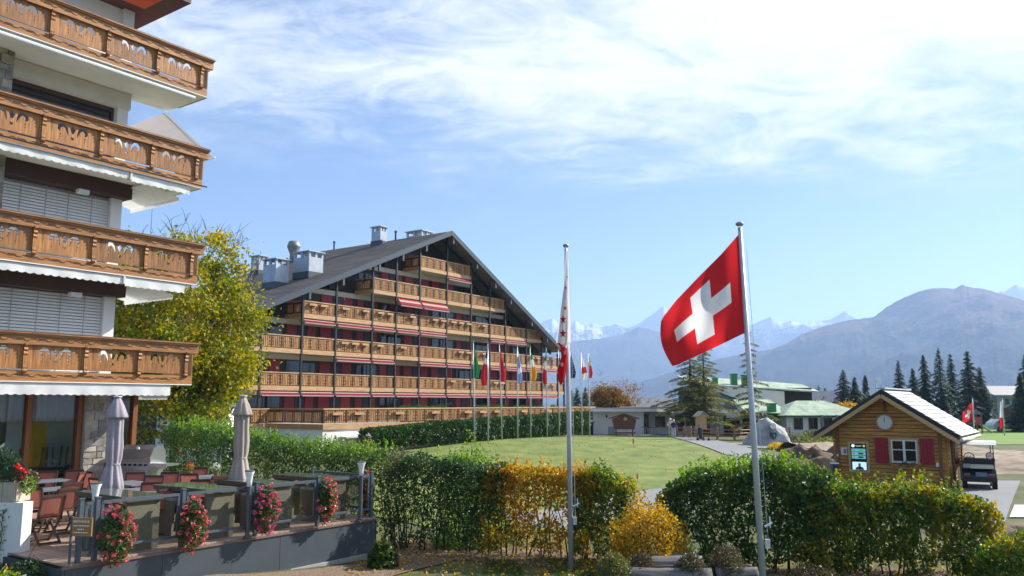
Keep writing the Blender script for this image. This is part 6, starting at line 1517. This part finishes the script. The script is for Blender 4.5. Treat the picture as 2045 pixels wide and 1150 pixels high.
def trolley():
    q=on(1400,880.5); T=thing('golf_trolley','dark golf bag on a two wheeled trolley on the path','golf trolley',q,R(25)); dk_=M('bag_navy',(.015,.016,.03),.6)
    MB().lathe([(.13,0),(.15,.1),(.15,.75),(.17,.82),(.17,.9)],seg=14).build('bag',dk_,T,True).rotation_euler=(R(-14),R(8),0); T.children[-1].location=(0,0,.16)
    for x in (-.28,.28):
        w_=MB().tube([(x-.025,.05,.15),(x+.025,.05,.15)],.15,16).build('wheel',M('tyre',(.02,.02,.02)),T)
    w_=MB().tube([(.52,-.28,.13),(.56,-.28,.13)],.13,16).build('wheel',M('tyre',(.02,.02,.02)),T)
    MB().bar((-.28,.05,.15),(.28,.05,.15),.03,.03).bar((0,.05,.15),(.54,-.28,.16),.03,.03).bar((0,.12,.3),(.22,.45,1.08),.03,.03).bar((.12,.45,1.08),(.34,.45,1.08),.03,.03).build('frame',steel,T)
    rd=random.Random(1)
    for i in range(6): x=rd.uniform(-.08,.12); MB().tube([(x,.2,1.0),(x+.03,.27,1.22)],.012,5).lathe([(.04,0),(.045,.08),(.02,.12)],(x+.03,.27,1.18),8).build('club',M('club_head',(.45,.44,.43),.4) if i%2 else blackm,T)
trolley()
# far background buildings and things
def far_house(name,label,x0,x1,y,zw,zr,wm,rm_,depth=8,rz=0,ridge='x',ov=.7):
    T=thing(name,label,'building',((x0+x1)/2,y,0),rz,'far houses'); hw=(x1-x0)/2
    MB().box(-hw,hw,0,depth,-.5,zw).build('wall',wm,T)
    if ridge=='x':
        MB().hexa([(-hw-ov,-ov,zw-.1),(hw+ov,-ov,zw-.1),(hw+ov,depth/2,zr-.15),(-hw-ov,depth/2,zr-.15),(-hw-ov,-ov,zw+.1),(hw+ov,-ov,zw+.1),(hw+ov,depth/2,zr),(-hw-ov,depth/2,zr)]).hexa([(-hw-ov,depth/2,zr-.15),(hw+ov,depth/2,zr-.15),(hw+ov,depth+ov,zw-.1),(-hw-ov,depth+ov,zw-.1),(-hw-ov,depth/2,zr),(hw+ov,depth/2,zr),(hw+ov,depth+ov,zw+.1),(-hw-ov,depth+ov,zw+.1)]).build('roof',rm_,T)
    else:
        for sg in (-1,1): MB().hexa([(0,-ov,zr-.25),(sg*(hw+ov),-ov,zw-.35),(sg*(hw+ov),depth,zw-.35),(0,depth,zr-.25),(0,-ov,zr),(sg*(hw+ov),-ov,zw-.1),(sg*(hw+ov),depth,zw-.1),(0,depth,zr)]).build('roof',rm_,T)
        MB().prism([(-hw,.0,zw-.1),(hw,.0,zw-.1),(0,.0,zr-.2)],(0,.3,0)).build('gable',wm,T)
    return T
slate=M('far_slate',(.12,.125,.13),.6,.25,1.5); 
q0=Dp(1268,815,112);q1=Dp(1345,815,112)
FH=far_house('far_house','grey slate roofed house with pale skylights behind the rusty tree',q0.x,q1.x,112,2.6,4.0,cream,slate)
for dx,dz in ((-1.6,.35),(-.4,.45),(.9,.6),(-1.5,.8)): MB().box(dx-.12,dx+.12,.4+dz*2.6,.7+dz*2.6,2.75+dz*.85,3.2+dz*.85).build('chimney',white,FH)
q0=Dp(1672,815,118);q1=Dp(1752,815,118); far_house('far_house','dark timber chalet with pale roof between the spruces and the cabin ridge',q0.x,q1.x,118,2.6,5.0,darkwood,M('pale_roof',(.40,.36,.36),.6,.2,1.2),10,R(24),'y')
q0=Dp(1992,815,112);q1=Dp(2060,815,112); H2=far_house('far_house','house with grey roof and dark red lower front behind the parked car',q0.x,q1.x,112,4.2,5.6,M('far_grey_wall',(.36,.37,.38),.8),M('far_grey_roof',(.34,.32,.32),.7),9)
MB().box(-1.6,1.4,-.12,-.01,-.2,2.6).build('barn_door',M('barn_red',(.10,.018,.025),.7),H2); 
for x in (-.9,0,.9): MB().box(x-.25,x+.25,-.1,-.012,3.0,3.8).build('window',dglass,H2)
def far_car():
    q=Dp(2011,869,94); T=thing('parked_car','silver white hatchback parked beyond the far green','car',(q.x,q.y,hz(q.x,q.y)),R(4))
    b=M('car_silver',(.50,.53,.56),.25,.05,metal=.4)
    MB().prism([(-2.0,-.8,.25),(2.05,-.8,.25),(2.1,-.8,.62),(1.6,-.8,.82),(.9,-.8,.90),(.25,-.8,1.38),(-1.2,-.8,1.42),(-1.85,-.8,1.0),(-2.05,-.8,.7)],(0,1.6,0)).build('body',b,T)
    for a in ([(.75,-.81,.92),(.2,-.81,1.3),(-.3,-.81,1.32),(-.3,-.81,.92)],[(-.36,-.81,.92),(-.36,-.81,1.32),(-1.1,-.81,1.34),(-1.6,-.81,.98)]): MB().prism(a,(0,-.02,0)).build('window',dglass,T)
    for x in (-1.3,1.3):
        w_=MB().tube([(x,-.84,.31),(x,-.6,.31)],.31,16).build('wheel',M('tyre',(.02,.02,.02)),T); MB().tube([(x,-.86,.31),(x,-.842,.31)],.18,12).build('rim',steel,w_)
    MB().box(2.02,2.1,-.75,-.4,.6,.72).build('headlight',M('headlamp',(.8,.8,.8),.2),T)
far_car()
def slide():
    q=Dp(1966,868,88); T=thing('playground_slide','small playground tower with grey chute beyond the cabin roof','slide',(q.x,q.y,hz(q.x,q.y)),0)
    rw=M('play_wood',(.22,.09,.06),.7)
    for x in (-1.1,-.2):
        for y in (0,.9): MB().box(x-.06,x+.06,y-.06,y+.06,0,2.0).build('post',rw,T)
    MB().box(-1.1,-.2,0,.9,.95,1.05).build('platform',rw,T); MB().box(-1.1,-.2,-.05,0,1.05,1.7).build('side_panel',M('play_red',(.40,.05,.05),.6),T)
    MB().prism([(-1.3,-.1,2.0),(0,-.1,2.0),(-.65,-.1,2.5)],(0,1.1,0)).build('roof',M('play_roof',(.12,.14,.17),.6),T)
    MB().hexa([(-.2,.2,1.0),(-.2,.7,1.0),(1.0,.7,.1),(1.0,.2,.1),(-.2,.2,1.12),(-.2,.7,1.12),(1.0,.7,.22),(1.0,.2,.22)]).build('chute',whitemetal,T)
slide()
q=Dp(1756,868,100); tq=Dp(1755,755,100)
T=thing('lamp_mast','slender pale lamp mast behind the cabin roof ridge','lamp mast',(q.x,q.y,-.1)); MB().tube([(0,0,0),(-.05,0,tq.z)],[.16,.09],8).build('mast',whitemetal,T); MB().box(-.1,.55,-.2,.2,tq.z-.25,tq.z+.12).build('lamp_head',lampw,T)
# white house with gridded window behind the maple
def white_house():
    T=thing('white_house','white house with a large gridded window half hidden by the yellow maple','building',(-18.9,47.5,0),0,'far houses')
    MB().box(-1.4,2.7,0,.9,-.4,3.0).build('wall',white,T); MB().box(-1.6,2.8,-.3,1.0,3.0,3.2).build('roof',slate,T)
    f=MB(); 
    for i in range(5): f.box(-.6+.62*i,-.55+.62*i,-.06,-.02,.9,2.6)
    for j in range(4): f.box(-.6,1.93,-.065,-.018,.9+.55*j,.95+.55*j)
    w_=f.build('window',M('grid_frame',(.10,.05,.04),.5),T); MB().box(-.6,1.93,-.015,-.004,.9,2.6).build('pane',M('grey_pane',(.35,.38,.38),.2,.2),w_)
white_house()

# ------------------------------------------------------------------ terrace flowers, planters, corner wall
wire=M('basket_green',(.01,.06,.05),.6)
def basket(s,w_,zc,rx,rz_,pm,label,seed,nb=64):
    p=dk(s,w_,0); rg=np.random.default_rng(seed); T=thing('flower_basket',label,'flower basket',(p.x,p.y,DZ),RZ,'flower baskets hanging on the railing')
    MB().lathe([(.08,zc+rz_*.2),(.13,zc+rz_*.45),(.14,zc+rz_*.75),(.12,zc+rz_*.78)],seg=12).build('pot',wire,T); MB().bar((0,0,zc+rz_*.7),(0,.12,zc+rz_*.9),.03,.03).build('hook',wire,T)
    P_=ball_leaves((0,-.05,zc),1.,1500,rg,1.,.9)-np.array([0,-.05,zc]); P_*=np.array([rx*.88,rx*.7,rz_]); P_[:,0]*=1+.15*np.sin(P_[:,2]*7+seed); P_+=np.array([0,-.05,zc]); stuff(link('leaves',leaves('leaves',P_,.06,mat_green),T))
    c=rg.normal(size=(nb,3)); c/=np.linalg.norm(c,axis=1)[:,None]; c[:,1]=-np.abs(c[:,1])*.8+.1; c*=np.array([rx,rx*.85,rz_*1.02])*rg.uniform(.8,1.08,(nb,1)); c+=np.array([0,-.05,zc])
    B_=np.concatenate([ball_leaves(ci,rg.uniform(.032,.055),18,rg,.8) for ci in c]); stuff(link('blossoms',leaves('blossoms',B_,.036,pm,.9,droop=0),T))
basket(-6.33,.22,.40,.33,.52,mat_pink,'hanging basket of pink geraniums beside the wooden welcome sign',71)
basket(-4.86,.20,.42,.30,.50,mat_pink,'hanging basket of coral pink geraniums between the first two counters',72)
basket(-3.20,.20,.52,.31,.50,mat_magenta,'hanging basket of mixed red and magenta geraniums by the middle lamp',73)
basket(-1.56,.18,.55,.26,.46,mat_coralw,'hanging basket of coral and white geraniums before the last counter',74)
basket(.14,-.35,.50,.24,.50,mat_coralw,'hanging basket of coral and white geraniums outside the railing corner',75)
def small_pots():
    for i,(u,v,m,lb) in enumerate([(358,949,mat_redpet,'small pot of red flowers on the table before the hedge'),(424,953,mat_whitepet,'small pot of white flowers on the table before the hedge')]):
        q=G(u,v,DZ+.90); t=tp[4]; q=Vector((t.x+(-.35 if i==0 else .4),t.y+(.1 if i==0 else -.05),DZ+.742)); T=thing('flower_pot',lb,'flower pot',q); MB().lathe([(.05,0),(.07,.12)],seg=10).build('pot',M('terracotta_pot',(.28,.12,.07)),T); rg=np.random.default_rng(i); stuff(link('leaves',leaves('leaves',ball_leaves((0,0,.2),.10,90,rg),.05,mat_fresh),T)); stuff(link('blossoms',leaves('blossoms',ball_leaves((0,0,.27),.10,80,rg),.045,m),T))
small_pots()
def corner():
    q=Dp(40,1090,15.2); zt=Dp(40,1004,15.2).z; zb=hz(q.x,q.y)-.2
    T=thing('garden_wall','low white rendered garden wall at the corner of the deck','wall',(q.x,q.y,0),R(-6)); MB().box(-3.2,0,0,.26,zb,zt).build('wall',white,T); MB().box(-3.2,.01,-.012,-.001,zb,zb+.28).build('dark_foot',M('foot_dark',(.08,.08,.08),.9),T)
    P0=thing('stone_planter','beige tiled planter on the white wall holding conifer and red geraniums','planter',(q.x-.2,q.y+.05,zt),R(-6))
    MB().box(-3.0,0,.02,.42,0.002,.36).build('box',M('planter_core',(.3,.27,.22),.9),P0); tl=M('beige_tile',(.42,.36,.27),.7,.2,4,.1,orand=.25)
    x=0
    while x>-2.9: wd=random.uniform(.14,.26); MB().box(x-wd+.005,x-.005,0,.018,.01,.35).build('tile',tl,P0); x-=wd
    MB().box(.001,.018,.02,.40,.01,.35).build('tile',tl,P0)
    C=thing('conifer_shrub','bluish green dwarf conifer growing in the tiled planter','shrub',(q.x-.62,q.y+.3,zt+.34)); rg=np.random.default_rng(3)
    d=rg.normal(size=(3200,3)); d[:,2]=np.abs(d[:,2]); d/=np.linalg.norm(d,axis=1)[:,None]; P_=d*(rg.uniform(.4,1,3200)**.5)[:,None]*np.array([.42,.3,.62]); stuff(link('foliage',leaves('foliage',P_,.075,leafmat('dwarf_conifer',[(0,(.02,.05,.03)),(1,(.09,.15,.08))],3,.2),.2,tdir=np.tile([0,0,1.],(3200,1))+d*.6),C))
    Gm=thing('geranium','bright red geranium spilling over the end of the tiled planter','flower',(q.x-.16,q.y+.28,zt+.34)); stuff(link('leaves',leaves('leaves',ball_leaves((0,0,.06),.24,420,rg,.7),.06,mat_heath),Gm)); c=[(-.04,-.1,.22),(.05,-.12,.20),(.03,-.15,.10),(-.10,-.1,.29)]
    stuff(link('blossoms',leaves('blossoms',np.concatenate([ball_leaves(k,.045,30,rg) for k in c]),.045,mat_redpet,.9),Gm)); stuff(link('trailing_leaves',leaves('trailing_leaves',ball_leaves((.14,-.12,-.06),.13,200,rg,1.3),.05,mat_fresh),Gm))
    # ivy on the wall
    I=thing('ivy','thin ivy sprays climbing the white garden wall','ivy',(q.x,q.y,0),R(-6)); pts=[]
    for x0 in (-.95,-.72,-.40):
        z=zb+.25; x=x0
        b=MB(); line=[]
        while z<zt-.12: line.append((x,-.03,z)); z+=.07; x+=random.gauss(.012,.02)
        b.tube(line,.008,4).build('stem',twig,I)
        for l in line:
            for _ in range(5): pts.append((l[0]+random.gauss(0,.05),-.04+random.gauss(0,.02),l[2]+random.gauss(0,.04)))
    stuff(link('leaves',leaves('leaves',np.array(pts),.055,mat_fresh,.8),I))
    # flowers in front
    for i,(u,v,Y,r,h,m,n,lb) in enumerate([(8,1135,13.2,.42,.42,mat_fresh,900,'clump of green stems under the yellow daisies'),(55,1108,14.4,.48,.34,mat_dark,1100,'dark green low shrub at the foot of the white wall'),(38,1128,13.6,.24,.26,mat_whitepet,420,'cushion of tiny white flowers'),(12,1108,13.4,.30,.50,mat_yelpet,170,'yellow daisies beside the white cushion flowers'),(215,1150,13.0,.35,.30,mat_fresh,420,'light green herb at the foot of the deck wall'),(345,1150,13.3,.55,.42,mat_fresh,700,'pale green shrub against the slate deck wall'),(885,1135,16.0,.48,.36,leafmat('silver_leaf',[(0,(.08,.12,.08)),(1,(.26,.30,.24))],3,.3),620,'silvery green plant beside the wood chip path'),(765,1105,18.6,.32,.60,mat_grass,900,'tuft of long grass at the end of the deck wall'),(1625,1145,16.2,.55,.55,mat_heath,1400,'brown heather in front of the dark hedge'),(1880,1150,15.6,.6,.5,mat_heath,1400,'brown heather under the yellowing hedge')]):
        q2=Dp(u,v,Y); shrub('garden_plant',lb,(q2.x,q2.y,hz(q2.x,q2.y)),r,h,n,.06 if m is not mat_grass else .12,m,160+i,cat='plant',nst=2,group='garden plants near the deck and hedge')
corner()
# hollow log planters
logm_=M('weathered_log',(.06,.055,.05),.9,.4,2,.8,st=(.6,7,7),c2=(.20,.19,.18))
def logplanter(x0,x1,y,r,label,rz=0,z=None):
    z=hz((x0+x1)/2,y) if z is None else z
    T=thing('log_planter',label,'planter',((x0+x1)/2,y,z),rz,'hollowed log planters'); L_=x1-x0; b=MB(); n=26
    def f(u,v):
        a=PI*.98+v*(PI*1.04)+0.; a=PI*(-.12)+v*PI*(-.76)*1. 
        return (0,0,0)
    # outer half trunk and inner trough
    rows=24
    out=[(math.cos(t),math.sin(t)) for t in np.linspace(PI*.64,PI*2.36,rows)]; inn=[(.80*math.cos(t),.80*math.sin(t)) for t in np.linspace(PI*2.33,PI*.67,rows)]
    prof=out+inn; k=len(b.v); S=16
    for i in range(S+1):
        x=-L_/2+L_*i/S; wob=1+.05*mn.noise((x*2,y,1))
        for c,s in prof: w2=wob+.04*mn.noise((x*3,c*2,s*2+y)); b.v.append((x,c*r*w2,r*.92+s*r*w2))
    m=len(prof)
    for i in range(S):
        for j in range(m): a=k+i*m+j; c=k+i*m+(j+1)%m; b.f.append((a,c,c+m,a+m)); b.m.append(0)
    for e in (0,S):
        for j in range(rows-1): b.f.append((k+e*m+j,k+e*m+j+1,k+e*m+m-2-j,k+e*m+m-1-j)); b.m.append(0)
    b.build('trunk',logm_,T,True); MB().box(-L_/2+.02,L_/2-.02,-r*.72,r*.72,r*.5,r*.98).build('soil',soilm,T)
    return T
za=Dp(1300,1105,15.6)
xa=Dp(1192,1120,15.6).x; xb=Dp(1416,1120,15.6).x; xc=Dp(1424,1120,15.7).x; xd=Dp(1508,1120,15.7).x
logplanter(xa,xb,15.6,.33,'long weathered grey hollow log planter before the golden shrub',R(-2)); logplanter(xc,xd,15.75,.32,'short weathered hollow log planter beside the big flagpole',R(2))
xe=Dp(1268,1100,16.4).x; xf=Dp(1398,1100,16.4).x
logplanter(xe,xf,16.4,.37,'weathered hollow log planter behind the long one, against the golden shrub',R(1))
for i,(u,Y,r,h,lb) in enumerate([(1225,15.45,.34,.42,'mossy green brown heather on the end of the long log planter'),(1280,15.75,.30,.36,'reddish brown heather in the middle of the long log planter'),(1378,15.6,.30,.36,'rusty heather drooping over the long log planter\'s other end'),(1450,15.8,.36,.50,'dark olive heather filling the short log planter')]):
    q=Dp(u,1100,Y); shrub('heather',lb,(q.x,q.y,hz(q.x,q.y)+.46),r,h,2600,.05,[mat_larch,mat_heath,mat_heath,mat_heath][i],180+i,cat='heather',nst=4,group='heather in the log planters',asp=.4)
# box balls along the hotel terrace
def box_balls():
    rd=random.Random(8); bx=leafmat('box_leaf',[(0,(.02,.05,.01)),(.5,(.05,.12,.015)),(1,(.10,.20,.03))],2.,.3); rg=np.random.default_rng(8)
    me=leaves('foliage',ball_leaves((0,0,.32),.36,380,rg,.85),.13,bx)
    for x in list(np.arange(9.0,14.0,.8))+list(np.arange(18.2,22.5,.75))+[24.,25,26.5,28,30.2,33,34]:
        p=HO+dv*x+nv*5.0; T=thing('box_ball','small clipped green box ball on the hotel terrace behind the wooden balustrade','shrub',(p.x,p.y,1.79),rd.random()*6,'box balls on the hotel terrace')
        MB().box(-.2,.2,-.2,.2,0,.75).build('planter',blackm,T); o=link('foliage',me,T); o.location=(0,0,.62); stuff(o)
box_balls()
